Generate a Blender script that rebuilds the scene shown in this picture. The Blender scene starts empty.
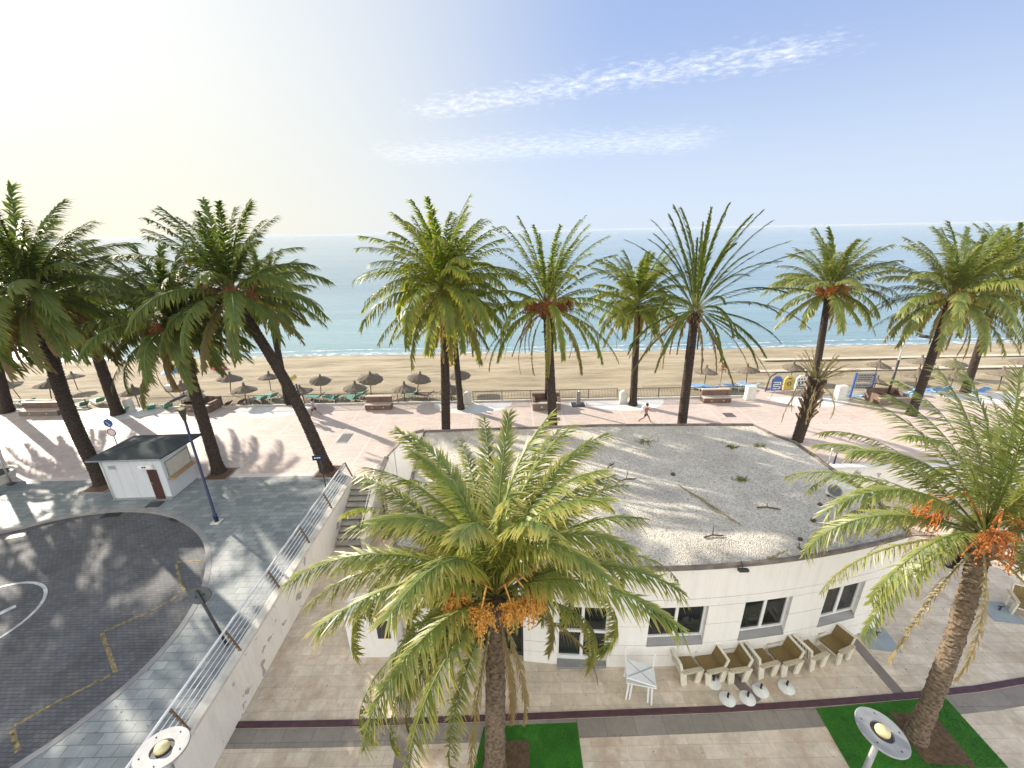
import bpy, bmesh, math, random
import numpy as np
from mathutils import Vector, Matrix, noise
sc = bpy.context.scene
COL = sc.collection
rad = math.radians

# ------------------------------------------------------------------ camera
F, PITCH, ROLL, CAMH = 418.0, rad(20.1), rad(-1.1), 14.0
cP, sP, cR, sR = math.cos(PITCH), math.sin(PITCH), math.cos(ROLL), math.sin(ROLL)
def ray(px, py):
    x, y = (px - 512) / F, (384 - py) / F
    x, y = cR * x - sR * y, sR * x + cR * y
    return Vector((x, cP + y * sP, -sP + y * cP))
def P(px, py, z=0.0):            # point of the photo on the level z
    d = ray(px, py)
    t = (z - CAMH) / d.z
    return Vector((d.x * t, d.y * t, z))
def at(px, py, Y):               # point of the photo at the distance Y
    d = ray(px, py)
    t = Y / d.y
    return Vector((d.x * t, Y, CAMH + d.z * t))

cam = bpy.data.cameras.new('camera')
cam.sensor_fit = 'HORIZONTAL'; cam.sensor_width = 36; cam.lens = F / 1024 * 36
cam.clip_end = 30000; cam.clip_start = 0.1
co = bpy.data.objects.new('camera', cam); COL.objects.link(co)
rt = Vector((cR, sR * sP, sR * cP)); up = Vector((-sR, cR * sP, cR * cP)); bk = -Vector((0, cP, -sP))
M3 = Matrix((rt, up, bk)).transposed()
co.matrix_world = Matrix.Translation((0, 0, CAMH)) @ M3.to_4x4()
sc.camera = co

# ------------------------------------------------------------------ materials
def nt(name):
    m = bpy.data.materials.new(name); m.use_nodes = True
    n = m.node_tree; n.nodes.clear()
    out = n.nodes.new('ShaderNodeOutputMaterial')
    return m, n, out
def N(n, t, **k):
    x = n.nodes.new(t)
    for a, b in k.items():
        if a in x.inputs: x.inputs[a].default_value = b
        else: setattr(x, a, b)
    return x
def L(n, a, b): n.links.new(a, b)
def pos(n, scale=(1, 1, 1), rot=(0, 0, 0), obj=False):
    mp = N(n, 'ShaderNodeMapping'); mp.inputs['Scale'].default_value = scale; mp.inputs['Rotation'].default_value = rot
    if obj: L(n, N(n, 'ShaderNodeTexCoord').outputs['Object'], mp.inputs['Vector'])
    else: L(n, N(n, 'ShaderNodeNewGeometry').outputs['Position'], mp.inputs['Vector'])
    return mp.outputs['Vector']
def ramp(n, fac, stops):
    r = N(n, 'ShaderNodeValToRGB')
    e = r.color_ramp.elements
    while len(e) < len(stops): e.new(0.5)
    for i, (p, c) in enumerate(stops):
        e[i].position = p; e[i].color = (*c, 1)
    L(n, fac, r.inputs['Fac']); return r.outputs['Color']
def noi(n, vec, scale, detail=4, rough=0.55):
    x = N(n, 'ShaderNodeTexNoise', Scale=scale, Detail=detail, Roughness=rough)
    L(n, vec, x.inputs['Vector']); return x.outputs['Fac']
def mixc(n, fac, a, b, mode='MIX'):
    m = N(n, 'ShaderNodeMix', data_type='RGBA', blend_type=mode)
    for v, s in ((fac, m.inputs[0]), (a, m.inputs[6]), (b, m.inputs[7])):
        if hasattr(v, 'is_linked'): L(n, v, s)
        elif isinstance(v, (int, float)): s.default_value = v
        else: s.default_value = (*v, 1)
    return m.outputs[2]
def bump(n, h, strength=0.3, dist=0.02):
    b = N(n, 'ShaderNodeBump', Strength=strength, Distance=dist)
    L(n, h, b.inputs['Height']); return b.outputs['Normal']
def sc3(c, k): return tuple(min(1, x * k) for x in c)

def plain(name, c, rough=0.6, var=0.18, scale=3.0, bs=0.0, metal=0.0, obj=True, stretch=(1, 1, 1), spec=0.5):
    m, n, out = nt(name)
    v = pos(n, stretch, obj=obj)
    f = noi(n, v, scale, 5)
    colr = ramp(n, f, [(0.3, sc3(c, 1 - var)), (0.55, c), (0.75, sc3(c, 1 + var * .8))])
    b = N(n, 'ShaderNodeBsdfPrincipled', Roughness=rough, Metallic=metal)
    b.inputs['Specular IOR Level'].default_value = spec
    L(n, colr, b.inputs['Base Color'])
    if bs: L(n, bump(n, noi(n, v, scale * 6, 4), bs, 0.02), b.inputs['Normal'])
    L(n, b.outputs[0], out.inputs[0]); return m

def paving(name, c1, c2, mortar, w, h, msize=0.02, rot=0.0, dirt=0.25, rough=0.7, blotch=None, dscale=0.35, bias=0.0, off=0.5, streak=None):
    m, n, out = nt(name)
    v = pos(n, (1, 1, 1), (0, 0, rot))
    br = N(n, 'ShaderNodeTexBrick', offset=off)
    br.inputs['Scale'].default_value = 1.0
    br.inputs['Color1'].default_value = (*c1, 1); br.inputs['Color2'].default_value = (*c2, 1)
    br.inputs['Mortar'].default_value = (*mortar, 1)
    br.inputs['Mortar Size'].default_value = msize; br.inputs['Bias'].default_value = bias
    br.inputs['Brick Width'].default_value = w; br.inputs['Row Height'].default_value = h
    br.inputs['Mortar Smooth'].default_value = 0.3
    L(n, v, br.inputs['Vector'])
    c = br.outputs['Color']
    f = noi(n, v, dscale, 7, 0.65)
    d = ramp(n, f, [(0.32, (1 - dirt,) * 3), (0.6, (1, 1, 1)), (0.8, (1 + dirt * .3,) * 3)])
    c = mixc(n, 1.0, c, d, 'MULTIPLY')
    f2 = noi(n, v, 5.0, 6, 0.7)
    d2 = ramp(n, f2, [(0.3, (0.84,) * 3), (0.65, (1.04,) * 3)])
    c = mixc(n, 1.0, c, d2, 'MULTIPLY')
    if blotch:
        f3 = noi(n, v, 0.9, 6, 0.7)
        k = ramp(n, f3, [(0.52, (0, 0, 0)), (0.7, (1, 1, 1))])
        c = mixc(n, k, c, blotch)
    b = N(n, 'ShaderNodeBsdfPrincipled', Roughness=rough)
    L(n, c, b.inputs['Base Color'])
    h = N(n, 'ShaderNodeMath', operation='ADD'); L(n, br.outputs['Fac'], h.inputs[0]); h.inputs[0].default_value = 0
    inv = N(n, 'ShaderNodeMath', operation='MULTIPLY_ADD'); L(n, br.outputs['Fac'], inv.inputs[0]); inv.inputs[1].default_value = -1.0
    L(n, f2, inv.inputs[2])
    L(n, bump(n, inv.outputs[0], 0.35, 0.012), b.inputs['Normal'])
    L(n, b.outputs[0], out.inputs[0]); return m

def leafmat(name, base, tip, dry, trans=0.35, rough=0.42):
    # colour attribute: r = share of dryness of the frond, g = place along the leaflet, b = rachis flag
    m, n, out = nt(name)
    at_ = N(n, 'ShaderNodeAttribute', attribute_name='leaf')
    sp = N(n, 'ShaderNodeSeparateColor'); L(n, at_.outputs['Color'], sp.inputs[0])
    v = pos(n)
    f = noi(n, v, 2.5, 3)
    g = ramp(n, f, [(0.3, sc3(base, 0.72)), (0.55, base), (0.75, sc3(base, 1.3))])
    tf = N(n, 'ShaderNodeMath', operation='POWER'); L(n, sp.outputs[1], tf.inputs[0]); tf.inputs[1].default_value = 1.6
    c = mixc(n, tf.outputs[0], g, tip)
    c = mixc(n, sp.outputs[0], c, dry)
    c = mixc(n, sp.outputs[2], c, (0.30, 0.30, 0.09))
    b = N(n, 'ShaderNodeBsdfPrincipled', Roughness=rough)
    L(n, c, b.inputs['Base Color'])
    t = N(n, 'ShaderNodeBsdfTranslucent')
    tc = mixc(n, 1.0, c, (1.25, 1.3, 0.6), 'MULTIPLY')
    L(n, tc, t.inputs['Color'])
    mx = N(n, 'ShaderNodeMixShader'); mx.inputs[0].default_value = trans
    L(n, b.outputs[0], mx.inputs[1]); L(n, t.outputs[0], mx.inputs[2])
    L(n, mx.outputs[0], out.inputs[0]); return m

M = {}
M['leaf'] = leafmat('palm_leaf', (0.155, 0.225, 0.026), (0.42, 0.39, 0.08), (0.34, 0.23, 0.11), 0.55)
M['leaf_dark'] = leafmat('backlit_palm_leaf', (0.078, 0.135, 0.018), (0.20, 0.21, 0.035), (0.24, 0.14, 0.07), 0.4, 0.6)  # green darkened to carry the shade of the backlit crowns
M['leaf_near'] = leafmat('near_palm_leaf', (0.185, 0.265, 0.060), (0.60, 0.50, 0.17), (0.30, 0.21, 0.10), 0.42)
M['leaf_pale'] = leafmat('pale_palm_leaf', (0.175, 0.245, 0.055), (0.42, 0.38, 0.14), (0.42, 0.33, 0.18), 0.42)
M['fruit'] = plain('date_fruit', (0.50, 0.17, 0.03), 0.5, 0.4, 9)
M['fruit_red'] = plain('red_date_fruit', (0.27, 0.10, 0.03), 0.5, 0.4, 9)
M['fruit_gold'] = plain('golden_date_fruit', (0.62, 0.30, 0.05), 0.5, 0.4, 9)
def barkmat(name, a, b_, ring=9.0):
    m, n, out = nt(name)
    v = pos(n, (1, 1, 1), obj=True)
    vo = N(n, 'ShaderNodeTexVoronoi', Scale=7.0); L(n, pos(n, (1, 1, 1.5), obj=True), vo.inputs['Vector'])
    f = noi(n, v, 11, 5)
    c = ramp(n, vo.outputs['Distance'], [(0.05, a), (0.55, b_)])
    c = mixc(n, 1.0, c, ramp(n, f, [(0.3, (.6,) * 3), (0.7, (1.25,) * 3)]), 'MULTIPLY')
    b = N(n, 'ShaderNodeBsdfPrincipled', Roughness=0.9); L(n, c, b.inputs['Base Color'])
    hh = N(n, 'ShaderNodeMath', operation='ADD'); L(n, vo.outputs['Distance'], hh.inputs[0]); L(n, f, hh.inputs[1])
    L(n, bump(n, hh.outputs[0], 0.8, 0.06), b.inputs['Normal'])
    L(n, b.outputs[0], out.inputs[0]); return m
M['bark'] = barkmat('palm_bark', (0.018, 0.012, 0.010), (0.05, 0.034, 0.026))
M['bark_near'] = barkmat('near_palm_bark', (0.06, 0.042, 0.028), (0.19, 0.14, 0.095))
M['boot'] = plain('leaf_base', (0.24, 0.15, 0.07), 0.8, 0.45, 6)
M['white_wall'] = None
def wallmat(name, c, stain=0.12, scale=0.8, streak=True, patch=None):
    m, n, out = nt(name)
    v = pos(n, (1, 1, 0.25))
    f = noi(n, v, scale * 3, 7, 0.7)
    col = ramp(n, f, [(0.28, sc3(c, 1 - stain)), (0.5, c), (0.8, sc3(c, 1.03))])
    f2 = noi(n, pos(n), 14, 4)
    col = mixc(n, 1.0, col, ramp(n, noi(n, pos(n, (5, 5, .22)), 1.0, 5, .7), [(.30, (.94, .93, .91)), (.52, (1, 1, 1))]), 'MULTIPLY')
    if patch:
        f3 = noi(n, pos(n, (1, 1, 1)), 1.7, 5, 0.6)
        col = mixc(n, ramp(n, f3, [(0.62, (0, 0, 0)), (0.64, (1, 1, 1))]), col, patch)
    b = N(n, 'ShaderNodeBsdfPrincipled', Roughness=0.75); L(n, col, b.inputs['Base Color'])
    L(n, bump(n, f2, 0.12, 0.01), b.inputs['Normal'])
    L(n, b.outputs[0], out.inputs[0]); return m
M['facade'] = wallmat('facade_paint', (0.84, 0.825, 0.79), 0.09)
M['kiosk_paint'] = wallmat('kiosk_paint', (0.60, 0.63, 0.66), 0.10)
M['retaining'] = wallmat('retaining_paint', (0.80, 0.77, 0.73), 0.14, 0.6, True, (0.40, 0.37, 0.35))
M['coping'] = plain('coping_stone', (0.62, 0.59, 0.52), 0.7, 0.2, 2.5)
M['prom'] = paving('promenade_paving', (0.57, 0.465, 0.415), (0.66, 0.55, 0.495), (0.58, 0.50, 0.45), 0.6, 0.2, 0.012, rad(0), 0.14, 0.65)
M['inlay'] = plain('white_marble_inlay', (0.72, 0.71, 0.70), 0.5, 0.08, 1.5, obj=False)
M['strip'] = plain('pale_paving_strip', (0.62, 0.55, 0.51), 0.6, 0.10, 2, obj=False)
M['blue_tiles'] = paving('blue_grey_tiles', (0.185, 0.22, 0.23), (0.30, 0.33, 0.33), (0.15, 0.165, 0.17), 0.5, 0.32, 0.014, 0, 0.30, 0.55, off=0.5)
M['road'] = paving('dark_setts', (0.105, 0.108, 0.118), (0.145, 0.149, 0.156), (0.062, 0.065, 0.071), 0.22, 0.12, 0.012, rad(0), 0.35, 0.75, dscale=0.5)
M['kerb'] = plain('kerb_stone', (0.27, 0.265, 0.26), 0.7, 0.25, 1.5, 0.1, obj=False)
M['plaza'] = paving('travertine_slabs', (0.62, 0.52, 0.39), (0.74, 0.64, 0.505), (0.52, 0.43, 0.325), 0.8, 0.42, 0.009, 0, 0.34, 0.55, blotch=(0.43, 0.315, 0.215), dscale=0.8)
M['band'] = paving('grey_brown_slabs', (0.25, 0.22, 0.18), (0.31, 0.275, 0.23), (0.17, 0.15, 0.13), 1.0, 0.7, 0.01, 0, 0.25, 0.5)
M['brown_band'] = plain('brown_stone_band', (0.20, 0.165, 0.145), 0.6, 0.15, 2, obj=False)
M['maroon'] = plain('maroon_stone', (0.075, 0.032, 0.038), 0.5, 0.35, 4, obj=False)
M['yellow_line'] = plain('worn_yellow_paint', (0.24, 0.19, 0.09), 0.8, 0.8, 11, obj=False)
M['white_line'] = plain('white_road_paint', (0.48, 0.50, 0.51), 0.6, 0.35, 5, obj=False)
M['soil'] = plain('dry_soil', (0.13, 0.075, 0.045), 0.95, 0.45, 9, 0.6, obj=False)
M['base'] = plain('base_ground', (0.34, 0.31, 0.27), 0.9, 0.2, 0.4, obj=False)
M['metal'] = plain('galvanised_steel', (0.55, 0.56, 0.57), 0.35, 0.1, 5, metal=0.7)
M['rail_grey'] = plain('rail_paint', (0.72, 0.72, 0.75), 0.4, 0.1, 5)
M['rust'] = plain('rusty_steel', (0.16, 0.11, 0.075), 0.8, 0.5, 7)
M['dark_metal'] = plain('dark_metal', (0.045, 0.045, 0.05), 0.5, 0.3, 6)
M['black'] = plain('black_plastic', (0.02, 0.02, 0.022), 0.5, 0.3, 6)
M['blue_paint'] = plain('deep_blue_paint', (0.008, 0.018, 0.07), 0.35, 0.2, 6)
M['bright_blue'] = plain('bright_blue_paint', (0.05, 0.13, 0.38), 0.4, 0.2, 6)
M['white_paint'] = plain('white_paint', (0.80, 0.80, 0.79), 0.45, 0.06, 5)
M['cream'] = plain('cream_paint', (0.70, 0.66, 0.54), 0.5, 0.1, 6)
M['yellow'] = plain('yellow_board', (0.60, 0.46, 0.10), 0.5, 0.15, 6)
M['red'] = plain('red_paint', (0.55, 0.03, 0.03), 0.4, 0.1, 6)
M['slate'] = plain('slate_roofing', (0.045, 0.060, 0.068), 0.95, 0.3, 1.8, 0.2)
M['door_brown'] = plain('dark_wood', (0.07, 0.025, 0.02), 0.5, 0.3, 6)
M['wood'] = plain('pale_wood', (0.40, 0.26, 0.12), 0.6, 0.25, 6, stretch=(1, 8, 8))
M['hatch'] = plain('beige_shutter', (0.52, 0.50, 0.43), 0.6, 0.08, 4)
M['wicker'] = plain('olive_wicker', (0.22, 0.15, 0.055), 0.75, 0.4, 30, 0.5)
M['tan'] = plain('tan_wicker', (0.50, 0.43, 0.30), 0.75, 0.3, 30, 0.5)
M['plastic_white'] = plain('white_plastic', (0.80, 0.82, 0.82), 0.35, 0.05, 4)
M['concrete'] = plain('white_concrete', (0.66, 0.66, 0.62), 0.8, 0.15, 5, 0.2)
M['disc'] = plain('lamp_disc', (0.32, 0.33, 0.335), 0.5, 0.18, 5, metal=0.2)
M['bulb'] = plain('yellowed_globe', (0.72, 0.62, 0.34), 0.35, 0.15, 5)
M['sill'] = plain('grey_marble', (0.24, 0.24, 0.24), 0.35, 0.2, 3, stretch=(.4, 1, 1), obj=False)
M['brick'] = paving('bench_brick', (0.15, 0.085, 0.06), (0.21, 0.125, 0.09), (0.22, 0.18, 0.15), 0.26, 0.08, 0.012)
M['stone_top'] = plain('pale_stone_top', (0.55, 0.48, 0.43), 0.6, 0.12, 3)
M['stone_pale'] = plain('pale_stone', (0.60, 0.58, 0.52), 0.7, 0.15, 3)
M['thatch'] = plain('straw_thatch', (0.20, 0.165, 0.125), 0.95, 0.45, 14, 0.8)
M['pole_wood'] = plain('weathered_pole', (0.14, 0.10, 0.07), 0.8, 0.3, 6)
M['green_fabric'] = plain('green_lounger_fabric', (0.10, 0.34, 0.25), 0.7, 0.2, 5)
M['blue_fabric'] = plain('blue_lounger_fabric', (0.20, 0.40, 0.70), 0.7, 0.2, 5)
M['brown_fabric'] = plain('brown_lounger_fabric', (0.22, 0.12, 0.08), 0.7, 0.2, 5)
M['skin'] = plain('skin', (0.36, 0.19, 0.12), 0.5, 0.1, 8)
M['hair'] = plain('dark_hair', (0.02, 0.015, 0.012), 0.6, 0.3, 20)
M['lilac'] = plain('lilac_cloth', (0.50, 0.42, 0.52), 0.8, 0.15, 8)
M['navy_cloth'] = plain('navy_cloth', (0.03, 0.035, 0.08), 0.8, 0.2, 8)
M['white_cloth'] = plain('white_cloth', (0.75, 0.74, 0.74), 0.8, 0.1, 8)
M['blue_cloth'] = plain('blue_cloth', (0.05, 0.10, 0.42), 0.8, 0.15, 8)
M['pink'] = plain('pink_plastic', (0.70, 0.10, 0.30), 0.5, 0.1, 8)
M['red_cloth'] = plain('red_cloth', (0.45, 0.08, 0.07), 0.8, 0.1, 8)
M['stair'] = plain('shaded_riser_stone', (0.17, 0.155, 0.125), 0.8, .3, 2.2, .15, obj=False)  # stone darkened so the risers read as shaded
M['tread'] = plain('lit_tread', (0.38, 0.36, 0.31), 0.75, 0.25, 3, 0.1, obj=False)  # paler than the step: light on the treads put into the colour
M['fascia_trim'] = plain('rusty_roof_trim', (0.20, 0.165, 0.145), 0.8, 0.4, 3, obj=False)
M['twig'] = plain('dead_twig', (0.10, 0.075, 0.055), 0.9, 0.3, 8)
M['boardwalk'] = plain('pale_boardwalk', (0.58, 0.51, 0.40), 0.8, 0.15, 2, obj=False)

def glass(name, c=(0.015, 0.022, 0.02)):
    m, n, out = nt(name)
    v = pos(n)
    f = noi(n, v, 1.6, 4)
    b = N(n, 'ShaderNodeBsdfPrincipled', Roughness=0.06)
    L(n, ramp(n, f, [(0.35, sc3(c, 0.5)), (0.6, c), (0.72, sc3(c, 2.6))]), b.inputs['Base Color'])
    L(n, b.outputs[0], out.inputs[0]); return m
M['glass'] = glass('window_glass')

def gravelmat():
    m, n, out = nt('roof_gravel')
    v = pos(n)
    vo = N(n, 'ShaderNodeTexVoronoi', Scale=22.0); L(n, v, vo.inputs['Vector'])
    sp = N(n, 'ShaderNodeSeparateColor'); L(n, vo.outputs['Color'], sp.inputs[0])
    c = ramp(n, sp.outputs[0], [(0.0, (0.40, 0.37, 0.315)), (0.3, (0.61, 0.57, 0.50)), (1.0, (0.80, 0.755, 0.67))])
    f = noi(n, v, 0.55, 6, 0.6)
    c = mixc(n, 1.0, c, ramp(n, f, [(0.3, (.72, .71, .70)), (0.6, (1.02, 1.01, .99))]), 'MULTIPLY')
    b = N(n, 'ShaderNodeBsdfPrincipled', Roughness=0.9); L(n, c, b.inputs['Base Color'])
    L(n, bump(n, vo.outputs['Distance'], 0.9, 0.05), b.inputs['Normal'])
    L(n, b.outputs[0], out.inputs[0]); return m
M['gravel'] = gravelmat()

def turfmat():
    m, n, out = nt('artificial_turf')
    v = pos(n)
    f = noi(n, v, 60, 3)
    c = ramp(n, f, [(0.3, (0.018, 0.11, 0.005)), (0.7, (0.045, 0.23, 0.012))])
    c = mixc(n, 1.0, c, ramp(n, noi(n, v, 1.2, 4), [(0.3, (.62, .66, .6)), (0.7, (1.3, 1.15, 1.2))]), 'MULTIPLY')
    b = N(n, 'ShaderNodeBsdfPrincipled', Roughness=0.85); L(n, c, b.inputs['Base Color'])
    L(n, bump(n, f, 0.8, 0.02), b.inputs['Normal'])
    L(n, b.outputs[0], out.inputs[0]); return m
M['turf'] = turfmat()

def sandmat():
    m, n, out = nt('beach_sand')
    v = pos(n, (0.22, 1.0, 1.0))
    f = noi(n, v, 0.75, 6, 0.6)
    c = ramp(n, f, [(0.35, (0.34, 0.275, 0.18)), (0.5, (0.46, 0.38, 0.255)), (0.65, (0.55, 0.465, 0.33))])
    g = noi(n, pos(n), 9, 6, 0.7)
    c = mixc(n, 1.0, c, ramp(n, g, [(0.3, (.86,) * 3), (0.7, (1.08,) * 3)]), 'MULTIPLY')
    # wet sand by the water
    s = N(n, 'ShaderNodeSeparateXYZ'); L(n, N(n, 'ShaderNodeNewGeometry').outputs['Position'], s.inputs[0])
    wob = noi(n, pos(n, (0.12, 0.12, 1)), 1.0, 4)
    ad = N(n, 'ShaderNodeMath', operation='MULTIPLY_ADD'); L(n, wob, ad.inputs[0]); ad.inputs[1].default_value = 2.5; L(n, s.outputs[1], ad.inputs[2])
    mr = N(n, 'ShaderNodeMapRange'); L(n, ad.outputs[0], mr.inputs[0]); mr.inputs[1].default_value = 54.0; mr.inputs[2].default_value = 56.0
    c = mixc(n, mr.outputs[0], c, (0.22, 0.18, 0.13))
    b = N(n, 'ShaderNodeBsdfPrincipled', Roughness=0.9); L(n, c, b.inputs['Base Color'])
    h = N(n, 'ShaderNodeMath', operation='ADD'); L(n, g, h.inputs[0]); L(n, noi(n, v, 2.2, 5), h.inputs[1])
    L(n, bump(n, h.outputs[0], 1.0, 0.22), b.inputs['Normal'])
    L(n, b.outputs[0], out.inputs[0]); return m
M['sand'] = sandmat()

def seamat():
    m, n, out = nt('sea_water')
    s = N(n, 'ShaderNodeSeparateXYZ'); L(n, N(n, 'ShaderNodeNewGeometry').outputs['Position'], s.inputs[0])
    mr = N(n, 'ShaderNodeMapRange'); L(n, s.outputs[1], mr.inputs[0]); mr.inputs[1].default_value = 55; mr.inputs[2].default_value = 130
    c = mixc(n, mr.outputs[0], (0.215, 0.335, 0.365), (0.15, 0.265, 0.335))
    b = N(n, 'ShaderNodeBsdfPrincipled', Roughness=0.10); b.inputs['IOR'].default_value = 1.33
    pt_ = noi(n, pos(n, (0.006, 0.035, 1), (0, 0, rad(2))), 1.0, 4, 0.6)
    c = mixc(n, 1.0, c, ramp(n, pt_, [(0.35, (.78, .82, .84)), (0.62, (1.12, 1.1, 1.08))]), 'MULTIPLY')
    L(n, c, b.inputs['Base Color'])
    w1 = noi(n, pos(n, (0.03, 0.17, 1), (0, 0, rad(4))), 1.0, 3, 0.5)
    w2 = noi(n, pos(n, (0.35, 1.3, 1), (0, 0, rad(-6))), 1.0, 4, 0.6)
    h = N(n, 'ShaderNodeMath', operation='MULTIPLY_ADD'); L(n, w1, h.inputs[0]); h.inputs[1].default_value = 3.5; L(n, w2, h.inputs[2])
    L(n, bump(n, h.outputs[0], 0.65, 0.30), b.inputs['Normal'])
    L(n, b.outputs[0], out.inputs[0]); return m
M['sea'] = seamat()
def foammat():
    m, n, out = nt('sea_foam')
    f = noi(n, pos(n, (0.5, 1.2, 1)), 1.6, 6, 0.7)
    a = ramp(n, f, [(0.45, (0, 0, 0)), (0.62, (.8, .8, .8))])
    b = N(n, 'ShaderNodeBsdfPrincipled', Roughness=0.6); b.inputs['Base Color'].default_value = (0.78, 0.80, 0.80, 1)
    L(n, a, b.inputs['Alpha'])
    L(n, b.outputs[0], out.inputs[0]); return m
M['foam'] = foammat()

# ------------------------------------------------------------------ mesh helpers
class MB:
    def __init__(s): s.v = []; s.f = []
    def add(s, vs, fs):
        o = len(s.v); s.v += [tuple(x) for x in vs]; s.f += [tuple(i + o for i in f) for f in fs]; return s
    def box(s, c, d, rz=0, rot=None):
        hx, hy, hz = d[0] / 2, d[1] / 2, d[2] / 2
        R = rot if rot is not None else Matrix.Rotation(rz, 3, 'Z')
        c = Vector(c)
        vs = [c + R @ Vector((x * hx, y * hy, z * hz)) for z in (-1, 1) for y in (-1, 1) for x in (-1, 1)]
        return s.add(vs, [(0, 2, 3, 1), (4, 5, 7, 6), (0, 1, 5, 4), (2, 6, 7, 3), (0, 4, 6, 2), (1, 3, 7, 5)])
    def bar(s, a, b, w, h, upv=(0, 0, 1)):
        a, b = Vector(a), Vector(b); d = b - a; L_ = d.length; d.normalize()
        u = Vector(upv)
        if abs(d.dot(u)) > .98: u = Vector((1, 0, 0))
        x = d.cross(u).normalized(); y = x.cross(d)
        R = Matrix((x, d, y)).transposed()
        return s.box((a + b) / 2, (w, L_, h), rot=R)
    def tube(s, pts, rs, n=8, cap=True):
        pts = [Vector(p) for p in pts]
        if not hasattr(rs, '__len__'): rs = [rs] * len(pts)
        vs = []; fs = []
        t0 = (pts[1] - pts[0]).normalized()
        u = Vector((1, 0, 0)) if abs(t0.x) < .9 else Vector((0, 1, 0))
        for i, p in enumerate(pts):
            t = (pts[min(i + 1, len(pts) - 1)] - pts[max(i - 1, 0)]).normalized()
            u = (u - t * u.dot(t)).normalized(); w = t.cross(u)
            for k in range(n):
                a = 2 * math.pi * k / n
                vs.append(p + (u * math.cos(a) + w * math.sin(a)) * rs[i])
        for i in range(len(pts) - 1):
            for k in range(n):
                fs.append((i * n + k, i * n + (k + 1) % n, (i + 1) * n + (k + 1) % n, (i + 1) * n + k))
        if cap:
            fs.append(tuple(range(n - 1, -1, -1))); fs.append(tuple(range((len(pts) - 1) * n, len(pts) * n)))
        return s.add(vs, fs)
    def lathe(s, prof, n=24, c=(0, 0, 0), rot=None, jit=None, ring=False):
        vs = []; fs = []; c = Vector(c)
        for r, z in prof:
            for k in range(n):
                a = 2 * math.pi * k / n
                rr = r * (1 + (jit() if jit else 0))
                v = Vector((rr * math.cos(a), rr * math.sin(a), z))
                if rot is not None: v = rot @ v
                vs.append(c + v)
        for i in range(len(prof) - 1):
            for k in range(n):
                fs.append((i * n + k, i * n + (k + 1) % n, (i + 1) * n + (k + 1) % n, (i + 1) * n + k))
        if ring:
            m_ = (len(prof) - 1) * n
            for k in range(n): fs.append((m_ + k, m_ + (k + 1) % n, (k + 1) % n, k))
            return s.add(vs, fs)
        if prof[0][0] > 1e-4: fs.append(tuple(range(n - 1, -1, -1)))
        if prof[-1][0] > 1e-4: fs.append(tuple(range((len(prof) - 1) * n, len(prof) * n)))
        return s.add(vs, fs)
    def prism(s, poly, z0, z1, bottom=True):
        n = len(poly)
        ar = sum(poly[i][0] * poly[(i + 1) % n][1] - poly[(i + 1) % n][0] * poly[i][1] for i in range(n))
        if ar < 0: poly = poly[::-1]
        vs = [(p[0], p[1], z0) for p in poly] + [(p[0], p[1], z1) for p in poly]
        fs = [tuple(range(n, 2 * n))] + ([tuple(range(n - 1, -1, -1))] if bottom else [])
        fs += [(i, (i + 1) % n, n + (i + 1) % n, n + i) for i in range(n)]
        return s.add(vs, fs)
    def sheet(s, poly, z):
        n = len(poly)
        ar = sum(poly[i][0] * poly[(i + 1) % n][1] - poly[(i + 1) % n][0] * poly[i][1] for i in range(n))
        if ar < 0: poly = poly[::-1]
        return s.add([(p[0], p[1], z) for p in poly], [tuple(range(n))])
    def ribbon(s, pts, w0, w1, z0, z1):       # a strip along a line: from w0 to w1 to its left, z0 to z1 high
        pts = [Vector((p[0], p[1])) for p in pts]; A = []; B = []
        for i, p in enumerate(pts):
            t = (pts[min(i + 1, len(pts) - 1)] - pts[max(i - 1, 0)]).normalized(); nn = Vector((-t.y, t.x))
            A.append(p + nn * w0); B.append(p + nn * w1)
        k = len(pts); vs = [(p.x, p.y, z) for z in (z0, z1) for r in (A, B) for p in r]; fs = []
        for i in range(k - 1):
            a0, b0, a1, b1 = i, k + i, 2 * k + i, 3 * k + i
            fs += [(a1, a1 + 1, b1 + 1, b1), (a0, a0 + 1, a1 + 1, a1), (b0 + 1, b0, b1, b1 + 1)]
        fs += [(0, 2 * k, 3 * k, k), (k - 1, 2 * k - 1, 4 * k - 1, 3 * k - 1)]
        return s.add(vs, fs)
    def build(s, name, m, parent=None, smooth=False, bev=0.0, seg=2, loc=None, tri=False):
        me = bpy.data.meshes.new(name); me.from_pydata(s.v, [], s.f); me.materials.append(m)
        bm = bmesh.new(); bm.from_mesh(me)
        bmesh.ops.recalc_face_normals(bm, faces=bm.faces)
        big = [f for f in bm.faces if len(f.verts) > 4]
        if big: bmesh.ops.triangulate(bm, faces=big, ngon_method='EAR_CLIP')
        bm.to_mesh(me); bm.free()
        if smooth: me.polygons.foreach_set('use_smooth', [True] * len(me.polygons))
        o = bpy.data.objects.new(name, me); COL.objects.link(o)
        if parent: o.parent = parent
        if loc: o.location = loc
        if bev:
            b = o.modifiers.new('bevel', 'BEVEL'); b.width = bev; b.segments = seg; b.limit_method = 'ANGLE'
        return o
def tag(o, label, cat, group=None, kind=None):
    o['label'] = label; o['category'] = cat
    if group: o['group'] = group
    if kind: o['kind'] = kind
    return o
def thing(name, label, cat, loc=(0, 0, 0), rz=0.0, group=None):
    o = bpy.data.objects.new(name, None); COL.objects.link(o); o.empty_display_size = .2
    o.location = loc; o.rotation_euler = (0, 0, rz)
    return tag(o, label, cat, group)
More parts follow.
